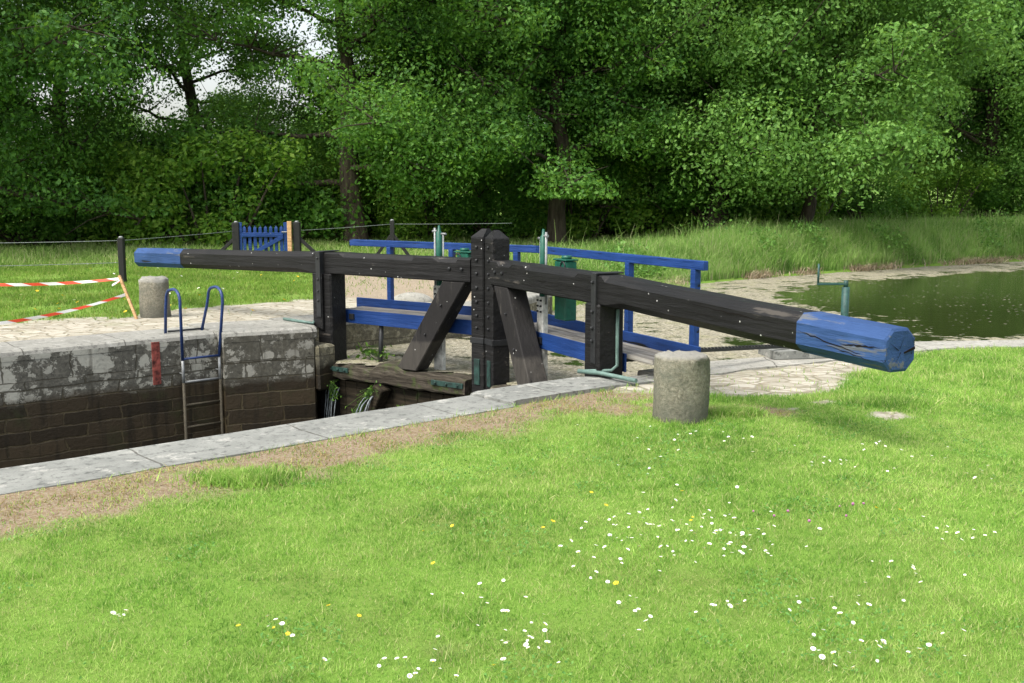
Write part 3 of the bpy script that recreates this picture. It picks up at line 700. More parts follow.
# ---------------------------------------------------------------- ladder
zl = (0, 0, 0); lt = thing('ladder', 'blue hooped ladder going down into the lock chamber', 'ladder', (*W(4.83, FV - .1), 0), ROT)
for k, x in enumerate((0, .46)):
    bm = B(); pts = [(x, 0, -.29), (x, 0, .36)] + [(x, .17 - .17 * math.cos(a_), .42 + .13 * math.sin(a_)) for a_ in np.linspace(0, math.pi, 10)] + [(x, .37, .3), (x, .41, .0)]
    pts = [(px_ + (.07 if k else -.0) * max(0, min(1, pz / .35)) - (.03 if py_ > .2 else 0), py_, pz) for px_, py_, pz in pts]
    tube(bm, pts, .018, 9); obj('hoop', bm, MT['blue_tube'], lt)
    bm = B(); tube(bm, [(x, 0, -.29), (x, 0, -.56)], .018, 8); tube(bm, [(x, 0, -.45), (x, .12, -.45)], .01, 6); obj('stile', bm, MT['galv'], lt)
    bm = B(); tube(bm, [(x, 0, -.56), (x, 0, -2.6)], .0185, 8); obj('stile', bm, MT['grimy'], lt)
for z, m in ((-.27, 'blue_tube'), (-.55, 'galv'), (-.83, 'grimy'), (-1.1, 'grimy'), (-1.38, 'grimy'), (-1.66, 'grimy')):
    bm = B(); tube(bm, [(-.005, 0, z), (.465, 0, z)], .014, 8); obj('rung', bm, MT[m], lt)
bm = B(); tube(bm, [(0, .41, .02), (.46, .41, .02)], .013, 8); obj('foot_bar', bm, MT['iron'], lt)

# ---------------------------------------------------------------- bollards
def bollard(loc, h, r, label, seed, sq=0):
    rd = random.Random(seed); bm = B(); n = 28; prof = [(-.12, r * 1.0), (0, r * 1.0), (h * .15, r), (h * .3, r), (h * .45, r), (h * .6, r * .99), (h * .75, r * .99), (h - .03, r * .985), (h - .008, r * .95), (h + .008, r * .8), (h + .016, r * .4)]
    rings = []
    for z, rr in prof:
        row = []
        for k in range(n):
            a_ = 2 * math.pi * k / n; q_ = rr * (1 + .035 * math.sin(3 * a_ + seed + z * 3) + .02 * math.sin(7 * a_ + 9 * z)) + rd.uniform(-.004, .004) - (.018 if (rd.random() < .22 and z > h - .05) else 0)
            row.append(bm.verts.new((q_ * math.cos(a_), q_ * math.sin(a_), z + (rd.uniform(-.016, .010) if z > h - .04 else 0))))
        rings.append(row)
    for i in range(len(rings) - 1):
        for k in range(n): bm.faces.new((rings[i][k], rings[i][(k + 1) % n], rings[i + 1][(k + 1) % n], rings[i + 1][k]))
    bm.faces.new(rings[-1]); bm.faces.new(rings[0])
    o = obj('mooring_bollard', bm, MT['granite'], None, loc); tag(o, label, 'bollard', 'granite mooring bollards')
    for p in o.data.polygons: p.use_smooth = True
bollard((1.255, 7.55, -.03), .515, .205, 'round granite bollard on the lawn below the near beam', 1)
bollard((-4.96, 14.25, -.03), .56, .2, 'granite bollard on the far cobbles beside the leaning stake', 2)
bm = B(); bmesh.ops.create_uvsphere(bm, u_segments=20, v_segments=10, radius=1, matrix=Matrix.Translation((*G(412, 301), -.02)) @ Matrix.Diagonal((.34, .22, .16, 1)))
tag(obj('mooring_stone', bm, MT['concrete'], smooth=True), 'low whitish rounded stone on the far bank behind the gate walkway', 'stone')

# ---------------------------------------------------------------- stake, tape, fence, picket gate
def hgt(x, y): return float(height(np.array([x]), np.array([y]))[0])
sb = Vector((*G(137, 318), -.03)); st = sb + Vector((-.27, .15, .60))
bm = B(); bar(bm, sb, st, .036, .036, .004, up=(0, 1, 0)); tag(obj('wooden_stake', bm, MT['stake']), 'pale wooden stake leaning left and holding the red and white tape', 'stake')
s = M_('striped_barrier_tape', .4, .4)
f = s.math('FRACT', s.math('DIVIDE', s.attr('along'), .42)); g_ = s.ramp(s.math('SUBTRACT', f, 0), [(.495, 0), (.505, 1)])
MT['tape'] = s.done(s.mix(g_, (.75, .74, .72), (.70, .075, .03)))
def tape(pts, sag, label, tw=0, wd=.04):
    n = 60; vs_, al, fs = [], [], []; L0 = 0; prev = None
    a, b = Vector(pts[0]), Vector(pts[1])
    for i in range(n + 1):
        f_ = i / n; p = a.lerp(b, f_) + Vector((0, 0, -sag * 4 * f_ * (1 - f_)))
        if prev: L0 += (p - prev).length
        prev = p; an = .35 * math.sin(f_ * 9 + tw) + .2; dv = Vector((0, math.sin(an), math.cos(an))) * wd / 2
        vs_ += [tuple(p - dv), tuple(p + dv)]; al += [L0 - .06, L0 + .06]
        if i: k = 2 * i; fs += [k - 2, k, k + 1, k - 1]
    me = np_mesh('barrier_tape', np.array(vs_), np.array(fs), 4, dict(along=al))
    o = link('barrier_tape', me, MT['tape']); so_ = o.modifiers.new('t', 'SOLIDIFY'); so_.thickness = .002
    tag(o, label, 'tape', 'barrier tapes')
up_ = sb.lerp(st, .93); lo_ = sb.lerp(st, .58)
tape([(G(-60, 286, .48)[0] , G(-60, 286, .48)[1], .52), tuple(up_)], .05, 'upper red and white tape running level to the top of the stake')
tape([(*G(-40, 334, .0), .08), tuple(lo_)], .07, 'lower red and white tape slanting down to the left from the stake', 1)
tape([tuple(up_ + Vector((.0, -.03, -.03))), tuple(up_ + Vector((-.11, -.03, -.09)))], .0, 'loose end of striped tape knotted near the stake top', 2, .03)

FY = 22.2
def fpost(px, ztop, label, brace=None, r=.075, Yp=FY):
    x = (px - 512) / F * (Yp * .99 + .17); zb = hgt(x, Yp); t = thing('fence_post', label, 'fence post', (x, Yp, zb), 0, 'black fence posts')
    bm = B(); box(bm, (-r, -r, -.1), (r, r, ztop), .012); obj('post', bm, MT['post_black'], t)
    bm = B(); tube(bm, [(0, 0, ztop), (0, 0, ztop + .03)], [.05, .03], 8); obj('post_cap', bm, MT['galv'], t)
    for b in (brace or []):
        bm = B(); bar(bm, (0, .0, ztop - .3), (b, 0, .02), .07, .07, .005, up=(0, 1, 0)); obj('brace', bm, MT['post_black'], t)
    return x, zb
pL = fpost(237.0, 1.02, 'black post at the left side of the blue picket gate', [-.75])
pR = fpost(297.5, 1.02, 'black post at the right side of the blue picket gate', [.75])
pM = fpost(392.5, 1.0, 'black braced post behind the left end of the blue handrail', [-.5, .5], .05, 24)
pW = fpost(122, .84, 'lone black post behind the striped tape stake', None, .055, 19.3)
# pale new post strip by the gate
bm = B(); box(bm, (-.045, -.045, 0), (.045, .045, 1.04), .006)
tag(obj('wooden_post', bm, MT['stake'], None, ((293 - 512) / F * 22.35, 22.12, pR[1])), 'pale new timber batten fixed to the right gate post', 'post')
gx0 = (241.5 - 512) / F * 22.3; gx1 = (290 - 512) / F * 22.3
pgt = thing('picket_gate', 'blue picket gate standing in the wire fence', 'gate', (gx0, FY - .02, pL[1] - .02))
wd = gx1 - gx0
bm = B(); box(bm, (0, -.02, .04), (.075, .02, 1.04), .004); obj('stile', bm, MT['blue'], pgt)
bm = B(); box(bm, (wd - .085, -.02, .04), (wd, .02, 1.04), .004); obj('stile', bm, MT['blue'], pgt)
np_ = 8
for i in range(np_):
    x = .125 + (wd - .26) * i / (np_ - 1); bm = B(); box(bm, (x - .034, -.012, .06), (x + .034, .012, .93 + .0), .004)
    vtx = [bm.verts.new(p) for p in ((x - .032, -.011, .925), (x + .032, -.011, .925), (x + .032, .011, .925), (x - .032, .011, .925), (x, 0, .975))]
    for k in range(4): bm.faces.new((vtx[k], vtx[(k + 1) % 4], vtx[4]))
    obj('picket', bm, MT['blue'], pgt)
for z in (.22, .78):
    bm = B(); box(bm, (.077, -.045, z - .045), (wd - .087, -.014, z + .045), .004); obj('rail', bm, MT['blue'], pgt)
bm = B(); bar(bm, (.10, -.031, .27), (wd - .1, -.031, .74), .03, .085, .003, up=(0, 0, 1)); obj('diagonal', bm, MT['blue'], pgt)
bm = B(); tube(bm, [(wd - .12, -.05, .84), (wd + .05, -.05, .84)], .012, 6); obj('latch', bm, MT['galv'], pgt)
def wirestr(pts, label):
    bm = B(); allp = []
    for a, b in zip(pts[:-1], pts[1:]):
        a = Vector(a); b = Vector(b)
        allp += [a.lerp(b, i / 12) + Vector((0, 0, -.008 * 4 * (i / 12) * (1 - i / 12))) for i in range(12)]
    allp.append(Vector(pts[-1])); tube(bm, allp, .006, 6); tag(obj('fence_wire', bm, MT['wire']), label, 'wire', 'fence wires')
wirestr([(-14, 17.9, .78), (-10.3, 18.6, .80), (pW[0], 19.3, pW[1] + .79), (pL[0], FY, pL[1] + .84)], 'upper fence wire left of the picket gate')
wirestr([(-14, 17.9, .36), (-10.3, 18.6, .38), (pW[0], 19.3, pW[1] + .38)], 'lower fence wire left of the lone black post')
wirestr([(pR[0], FY, pR[1] + .84), (pM[0], 24, pM[1] + .92), (0, 25, 1.0)], 'fence wire running right from the picket gate')

# ---------------------------------------------------------------- vegetation: blades
def blades(name, pts, hgt_, wid, seed, lean=.35, seg=1, mats=None, label=None, droop=0, extra=None):
    r = np.random.RandomState(seed); n = len(pts); az = r.uniform(0, 2 * np.pi, n); la = r.uniform(0, 2 * np.pi, n)
    h = np.broadcast_to(hgt_, n) * r.uniform(.55, 1.2, n); w_ = np.broadcast_to(wid, n) * r.uniform(.7, 1.2, n); ln = h * np.abs(r.normal(0, lean, n))
    side = np.stack([np.cos(az), np.sin(az), 0 * az], 1) * (w_ / 2)[:, None]; ld = np.stack([np.cos(la), np.sin(la), 0 * la], 1) * ln[:, None]; z = np.zeros((n, 3)); z[:, 2] = h
    if seg == 1:
        v = np.stack([pts - side, pts + side, pts + z + ld], 1).reshape(-1, 3); f_ = np.arange(n * 3); k = 3; per = 3
        tip = np.tile([0, 0, 1.], n)
        me = np_mesh(name, v, f_, 3, dict(rnd=np.repeat(r.rand(n), 3), tip=tip))
    else:
        mid = pts + z * .6 + ld * .35; top = pts + z * (1 - droop) + ld * 1.3
        v = np.stack([pts - side, pts + side, mid + side * .8, mid - side * .8, top + side * .12, top - side * .12], 1).reshape(-1, 3)
        b0 = np.arange(n)[:, None] * 6; f_ = np.concatenate([b0 + np.array([[0, 1, 2, 3]]), b0 + np.array([[3, 2, 4, 5]])], 1).reshape(-1)
        me = np_mesh(name, v, f_, 4, dict(rnd=np.repeat(r.rand(n), 6), tip=np.tile([0, 0, .6, .6, 1, 1.], n)))
    o = link(name, me, mats)
    if label: tag(o, label, 'grass', None, 'stuff')
    return o
def grass_mat(name, a, b, c3, dry, dryf=.6, trans=.35, sc_=1.1):
    s = M_(name, .6, .25)
    n1 = s.ramp(s.noise(sc_, 5, .65), [(.32, 0), (.68, 1)]); n2 = s.ramp(s.noise(sc_ * 6, 5, .7), [(.34, 0), (.66, 1)])
    cl = s.ramp(s.math('ADD', s.math('MULTIPLY', s.attr('rnd'), .45), s.math('MULTIPLY', s.math('ADD', n1, s.math('MULTIPLY', n2, .5)), .45)), [(.3, a), (.52, b), (.78, c3)])
    cl = s.mix(s.ramp(s.noise(sc_ * .55, 6, .7), [(.40, .32), (.60, 0)]), cl, tuple(k * .62 for k in a))
    cl = s.mix(s.math('MULTIPLY', s.ramp(s.attr('rnd'), [(.84, 0), (.88, 1)]), .8), cl, dry)
    cl = s.mix(s.ramp(s.noise(sc_ * 1.7, 5, .7), [(dryf, 0), (dryf + .12, .6)]), cl, dry)
    s.put(s.b.inputs['Base Color'], cl)
    tr = s.t.nodes.new('ShaderNodeBsdfTranslucent'); s.put(tr.inputs[0], cl)
    mx = s.t.nodes.new('ShaderNodeMixShader'); mx.inputs[0].default_value = trans
    out = [n for n in s.t.nodes if n.type == 'OUTPUT_MATERIAL'][0]
    s.t.links.new(s.b.outputs[0], mx.inputs[1]); s.t.links.new(tr.outputs[0], mx.inputs[2]); s.t.links.new(mx.outputs[0], out.inputs[0])
    return s.m
MT['lawn'] = grass_mat('lawn_blades', (.125, .275, .04), (.285, .50, .08), (.52, .68, .19), (.56, .54, .26), .60, .5)
MT['lawn_far'] = grass_mat('far_lawn_blades', (.10, .20, .025), (.19, .33, .045), (.28, .42, .07), (.38, .37, .13), .62, .42)
MT['meadow'] = grass_mat('meadow_blades', (.17, .30, .06), (.33, .50, .12), (.50, .64, .22), (.55, .54, .3), .56, .58, .8)
MT['reed'] = grass_mat('reed_blades', (.13, .28, .05), (.30, .50, .11), (.48, .66, .22), (.48, .47, .27), .60, .58, .9)
MT['dead'] = grass_mat('dead_reed_blades', (.28, .21, .13), (.42, .34, .22), (.5, .42, .3), (.5, .42, .3), .5, .2)
R = np.random.RandomState(4)
def scatter(n, x0, x1, y0, y1, margin=1.4, keepf=None):
    p = np.stack([R.uniform(x0, x1, n), R.uniform(y0, y1, n)], 1)
    k = (np.abs(p[:, 0]) < p[:, 1] * .5 + margin); p = p[k]
    if keepf is not None:
        q = keepf(p[:, 0], p[:, 1]); p = p[R.rand(len(p)) < q]
    return p
def lawn_keep(x, y):
    d = sdist(x, y, basin); v = V[0] * x + V[1] * y; u = U[0] * x + U[1] * y
    di, pa, gr = masks(x, y); on = (d > .05) & near_side(x, y)
    cop = (v > 6.05 + .03 * (vnoise(x, y, .2, 8) - .5) + .02 * u) & (u < 6.9)
    den = .62 + .5 * vnoise(x, y, .3, 31)
    return np.where(on & ~cop & ((d > .58) | (u < 6.9)), np.clip((1 - di * .90) * (1 - pa * .97) * den, 0, 1), 0)
sets = [(260000, -3.2, 3.2, 2.5, 5.0, .022, .0045), (300000, -4.5, 5.5, 5.0, 8.2, .025, .0064), (190000, -2, 9.5, 8.2, 12.0, .04, .009)]
allp, ah, aw = [], [], []
for n, x0, x1, y0, y1, h_, w_ in sets:
    p = scatter(n, x0, x1, y0, y1, .7, lawn_keep); z = height(p[:, 0], p[:, 1])
    hh_ = h_ * (.35 + 1.3 * vnoise(p[:, 0], p[:, 1], .20, 41)) * (1 + .9 * (vnoise(p[:, 0], p[:, 1], .13, 51) > .72))
    allp.append(np.column_stack([p, z - .003])); ah.append(hh_); aw.append(np.full(len(p), w_))
# fringe along the stones and round the bollard
p = scatter(60000, -3, 7, 4, 11, .7, lambda x, y: np.where(near_side(x, y), np.clip(1 - np.abs(V[0] * x + V[1] * y - 6.0 - .03 * (U[0] * x + U[1] * y - 3)) / .05, 0, 1) * (vnoise(x, y, .3, 77) > .48), 0))
allp.append(np.column_stack([p, height(p[:, 0], p[:, 1])])); ah.append(np.full(len(p), .05)); aw.append(np.full(len(p), .007))
th_ = R.uniform(0, 2 * np.pi, 900); rr = .205 + np.abs(R.normal(0, .04, 900)); p = np.stack([1.255 + rr * np.cos(th_), 7.55 + rr * np.sin(th_)], 1)
allp.append(np.column_stack([p, np.full(900, -.03)])); ah.append(np.full(900, .075)); aw.append(np.full(900, .007))
# dry straw and thin grass on the bare strip
def dry_keep(x, y):
    di, pa, gr = masks(x, y); v = V[0] * x + V[1] * y; u = U[0] * x + U[1] * y
    return np.where(near_side(x, y) & (v < 6.02 + .02 * u), di * sstep(.35, .75, vnoise(x, y, .22, 88)), 0)
pd = scatter(60000, -3.4, 2.6, 4, 9, .7, dry_keep)
MT['straw'] = None
pc = scatter(120000, -4.5, 7, 2.5, 9.5, .7, lambda x, y: lawn_keep(x, y) * sstep(.58, .70, vnoise(x, y, .38, 303)) * .9)
me_ = leaf_mesh(np.column_stack([pc, height(pc[:, 0], pc[:, 1]) + R.uniform(.012, .032, len(pc))]), .017, np.random.RandomState(8), 'clover_leaves', 2.2)
tag(link('clover_leaves', me_, leaf_mat('clover_leaves', (.05, .15, .03), (.10, .25, .05), (.20, .38, .08), .3)), 'patches of small clover leaves in the lawn', 'clover leaves', None, 'stuff')
# the darker clover mats
for (cx_, cy_, r_) in ((*G(243, 480), .17), (*G(888, 404), .2), (*G(735, 415), .12)):
    k_ = 2600; p = np.stack([cx_ + R.normal(0, r_ * .75, k_), cy_ + R.normal(0, r_ * .4, k_)], 1); allp.append(np.column_stack([p, height(p[:, 0], p[:, 1])])); ah.append(np.full(k_, .06)); aw.append(np.full(k_, .012))
blades('lawn_grass', np.concatenate(allp), np.concatenate(ah), np.concatenate(aw), 5, .75, 1, MT['lawn'], 'short bright green lawn grass in the foreground')
MT['straw'] = grass_mat('dry_straw', (.20, .17, .05), (.32, .27, .09), (.24, .36, .07), (.42, .34, .14), .5, .2)
blades('dry_grass', np.column_stack([pd, height(pd[:, 0], pd[:, 1])]), .028, .006, 55, 1.3, 1, MT['straw'], 'sparse dry yellow grass on the bare strip beside the coping')
def far_keep(x, y):
    d = sdist(x, y, basin); di, pa, gr = masks(x, y)
    return np.where((d > .5) & ~near_side(x, y), np.clip((1 - pa) * (1 - gr * .95) * np.clip(2.6 * vnoise(x, y, .7, 13) - .45, .08, 1.2), 0, 1), 0)
p = scatter(190000, -12, 1.5, 12, 24, 1.5, far_keep); z = height(p[:, 0], p[:, 1])
blades('far_lawn_grass', np.column_stack([p, z]), .05 + .03 * vnoise(p[:, 0], p[:, 1], .8, 3), .014, 6, .6, 1, MT['lawn_far'], 'mown grass on the far bank before the wire fence')
def mead_keep(x, y):
    d = sdist(x, y, basin); di, pa, gr = masks(x, y); wild = (y > 22.8) | (x > 1.0)
    return np.where((d > .4) & ~near_side(x, y) & wild, (1 - gr) * (1 - pa), 0)
p = scatter(170000, -22, 30, 15, 46, 2, mead_keep); z = height(p[:, 0], p[:, 1])
hm = .08 + .34 * vnoise(p[:, 0], p[:, 1], 1.6, 3) * sstep(0, 9, p[:, 0]) + .30 * vnoise(p[:, 0], p[:, 1], 1.2, 14) * sstep(22, 26, p[:, 1]) * sstep(4, -3, p[:, 0])
blades('meadow_grass', np.column_stack([p, z]), hm, .024, 7, .4, 2, MT['meadow'], 'longer meadow grass below the trees', .1)
# reeds along the pond bank
bl = [Vector(G(p_[0], p_[1], WZ)) for p_ in bank_px] + [Vector((30, 35.5))]; cum = [0]
for a, b in zip(bl[:-1], bl[1:]): cum.append(cum[-1] + (b - a).length)
def bank_pt(t_):
    for i in range(len(bl) - 1):
        if t_ <= cum[i + 1]: f_ = (t_ - cum[i]) / (cum[i + 1] - cum[i]); d = (bl[i + 1] - bl[i]).normalized(); return bl[i].lerp(bl[i + 1], f_), Vector((-d.y, d.x))
    return bl[-1], Vector((0, 1))
N = 85000; pts = np.zeros((N, 3)); t_s = R.uniform(.6, cum[-1], N); offs = np.abs(R.normal(0, 1.5, N)) * (.4 + .8 * vnoise(t_s, t_s * 0, 1.7, 3)) + .12
tb = np.linspace(0, cum[-1], 400); PB = np.array([[*bank_pt(t_)[0], *bank_pt(t_)[1]] for t_ in tb])
pts[:, 0] = np.interp(t_s, tb, PB[:, 0]) + np.interp(t_s, tb, PB[:, 2]) * offs; pts[:, 1] = np.interp(t_s, tb, PB[:, 1]) + np.interp(t_s, tb, PB[:, 3]) * offs
pts[:, 2] = np.maximum(height(pts[:, 0], pts[:, 1]), WZ - .05)
hr = (.45 + .55 * vnoise(pts[:, 0], pts[:, 1], 1.1, 23)) * (.75 + .25 * sstep(.1, .8, offs)) * np.interp(t_s, [0, 3, 8, 14], [.45, .75, 1.05, 1.0])
blades('reed_bed', pts, hr * .88 * (.55 + .45 * R.rand(N)), .017, 8, .32, 2, MT['reed'], 'tall green reeds standing along the far pond bank', .05)
hk = (R.rand(N) < .010) & (offs > .4); sp_ = pts[hk] + np.column_stack([R.normal(0, .3, (hk.sum(), 2)), np.zeros(hk.sum())])
blades('seed_heads', sp_, (.95 + 0 * sp_[:, 0]) * R.uniform(.6, 1.05, len(sp_)), .010, 81, .3, 2, MT['meadow'], 'pale seed stalks rising above the reeds', .02)
hb = (R.rand(N) < sstep(.55, .72, vnoise(pts[:, 0], pts[:, 1], 1.4, 71)) * .22); lb_ = pts[hb].copy(); lb_[:, 2] += hr[hb] * R.uniform(.4, 1.05, hb.sum())
me_ = leaf_mesh(lb_, .11, np.random.RandomState(3), 'nettle_leaves', .8); MT['nettle'] = leaf_mat('nettle_leaves', (.05, .14, .025), (.12, .26, .05), (.22, .4, .09), .4)
tag(link('nettles', me_, MT['nettle']), 'broad leaved nettles growing among the reeds of the bank', 'nettles', None, 'stuff')
kk = (R.rand(N) < sstep(.38, .68, vnoise(pts[:, 0], pts[:, 1], .9, 61)) * np.exp(-offs * 1.6)); dp = pts[kk].copy(); dp[:, 1] -= R.uniform(.0, .35, len(dp))
dp[:, 2] = WZ
blades('dead_reeds', dp, .06 + .28 * R.rand(len(dp)), .022, 9, 1.5, 2, MT['dead'], 'pale brown dead reed litter at the waterline', .3)
def tuft(x, y, r_, h_, n, label, seed, mat='meadow', lean=.8, name='sedge_tuft', cat='sedge'):
    rr = np.random.RandomState(seed); th = rr.uniform(0, 2 * np.pi, n); q = np.abs(rr.normal(0, r_ * .35, n)); p = np.stack([x + q * np.cos(th), y + q * np.sin(th), np.full(n, max(hgt(x, y), WZ) - .03)], 1)
    o = blades(name, p, h_, .02, seed, lean, 2, MT[mat], None, .35); tag(o, label, cat, 'sedge tufts on the far bank'); return o
for i, (px, py, r_, h_, n, lb) in enumerate(((640, 284, .8, .62, 2400, 'big arching sedge tuft behind the near end of the blue handrail'), (672, 285, .6, .5, 1600, 'smaller sedge tuft at the water right of the big arching one'), (603, 287, .5, .4, 1000, 'low sedge tuft behind the blue handrail next to the green gear box'))):
    a = G(px, py, -.1); tuft(a[0], a[1] + .2, r_, h_, n, lb, 30 + i)

# ---------------------------------------------------------------- flowers in the lawn
MT['petal'] = plain('white_petals', (.85, .85, .82), .6, var=.03); MT['yolk'] = plain('yellow_florets', (.75, .5, .02), .6, var=.1); MT['pink'] = plain('clover_pink', (.36, .14, .27), .7); MT['stem'] = plain('flower_stem', (.1, .22, .04), .7)
def daisy_mesh(r_, petals, mi, name):
    bm = B(); tube(bm, [(0, 0, 0), (.003, 0, .04)], .0012, 5, 2)
    for k in range(petals):
        a_ = 2 * math.pi * k / petals; w_ = math.pi / petals * .85
        q = [bm.verts.new((r_ * f_ * math.cos(a_ + o), r_ * f_ * math.sin(a_ + o), .040 + .004 * f_)) for f_, o in ((.3, -w_ * .6), (1, -w_), (1.06, 0), (1, w_), (.3, w_ * .6))]
        bm.faces.new(q).material_index = 0
    bmesh.ops.create_uvsphere(bm, u_segments=8, v_segments=5, radius=r_ * .34, matrix=Matrix.Translation((.0, 0, .041)) @ Matrix.Diagonal((1, 1, .5, 1)))
    for f_ in bm.faces:
        if len(f_.verts) in (3, 4) and f_.calc_center_median().z > .036 and f_.material_index == 0 and f_.calc_center_median().xy.length < r_ * .36: f_.material_index = 1
    me = bpy.data.meshes.new(name); bm.to_mesh(me); bm.free()
    return me
dme = daisy_mesh(.0108, 11, 0, 'daisy')
for m in ('petal', 'yolk', 'stem'): dme.materials.append(MT[m])
bme = daisy_mesh(.013, 5, 0, 'buttercup')
for m in ('yolk', 'yolk', 'stem'): bme.materials.append(MT[m])
def clover_mesh():
    bm = B(); tube(bm, [(0, 0, 0), (0, 0, .04)], .0012, 5, 2); bmesh.ops.create_icosphere(bm, subdivisions=2, radius=.009, matrix=Matrix.Translation((0, 0, .045)))
    me = bpy.data.meshes.new('clover'); bm.to_mesh(me); bm.free(); return me
cme = clover_mesh()
for m in ('pink', 'pink', 'stem'): cme.materials.append(MT[m])
rf = random.Random(99)
def flower(me, name, px, py, label, cat, group):
    a = G(px, py + 5, 0)
    if float(sdist(np.array([a[0]]), np.array([a[1]]), basin)[0]) < .3: return
    o = bpy.data.objects.new(name, me); col.objects.link(o); s_ = rf.uniform(.5, 1.0); o.scale = (s_, s_, s_ * rf.uniform(.8, 1.2))
    o.location = (a[0], a[1], hgt(*a) ); o.rotation_euler = (rf.uniform(-.45, .35) + .25, rf.uniform(-.35, .35), rf.uniform(0, 6.28)); tag(o, label, cat, group)
clusters = [(650, 530, 75, 22, 44), (735, 540, 40, 14, 22), (655, 465, 45, 15, 14), (845, 650, 40, 14, 16), (835, 600, 45, 14, 14), (725, 605, 38, 5, 7), (520, 635, 50, 18, 20), (270, 628, 14, 7, 5), (120, 611, 14, 5, 5), (965, 530, 40, 18, 12), (845, 462, 30, 8, 10),
            (900, 445, 45, 12, 14), (640, 620, 20, 22, 9), (425, 665, 50, 12, 9), (700, 525, 110, 40, 40), (900, 570, 60, 18, 9), (980, 470, 40, 8, 8), (690, 430, 60, 8, 12), (770, 440, 40, 10, 6), (470, 600, 60, 25, 9), (950, 640, 50, 20, 7), (590, 570, 60, 20, 8), (330, 650, 120, 20, 5)]
for cx_, cy_, sx, sy, n in clusters:
    for k in range(n):
        px, py = rf.gauss(cx_, sx * .6), rf.gauss(cy_, sy * .6)
        if 408 < py < 690 and -10 < px < 1040: flower(dme, 'daisy', px, py, 'white daisy in the lawn', 'daisy', 'daisies scattered over the lawn')
for px, py in ((330, 604), (276, 627), (289, 633), (240, 627), (358, 612), (495, 665), (424, 529), (436, 562), (455, 525), (682, 490), (693, 514), (692, 518), (604, 505), (590, 491), (550, 522), (544, 527), (618, 585), (872, 510), (898, 510)):
    flower(bme, 'buttercup', px, py, 'yellow buttercup in the lawn', 'buttercup', 'buttercups scattered over the lawn')
for px, py in ((841, 504), (851, 506), (773, 513), (788, 512), (808, 521), (752, 508), (845, 515), (862, 503)):
    flower(cme, 'clover', px, py, 'pink clover head in the lawn', 'clover', 'pink clovers in the lawn')
# daisies and buttercups of the far bank (tiny)
for k in range(46):
    px, py = rf.uniform(0, 300), rf.uniform(262, 318)
    a = G(px, py); me_ = dme if k % 2 else bme; o = bpy.data.objects.new('daisy' if k % 2 else 'buttercup', me_); col.objects.link(o)
    o.location = (a[0], a[1], hgt(*a) + .02); o.scale = (2.0,) * 3; o.rotation_euler = (.5, 0, rf.uniform(0, 6))
    if k % 2: tag(o, 'tiny white daisy on the far bank', 'daisy', 'far bank daisies')
    else: tag(o, 'tiny yellow buttercup on the far bank', 'buttercup', 'far bank buttercups')

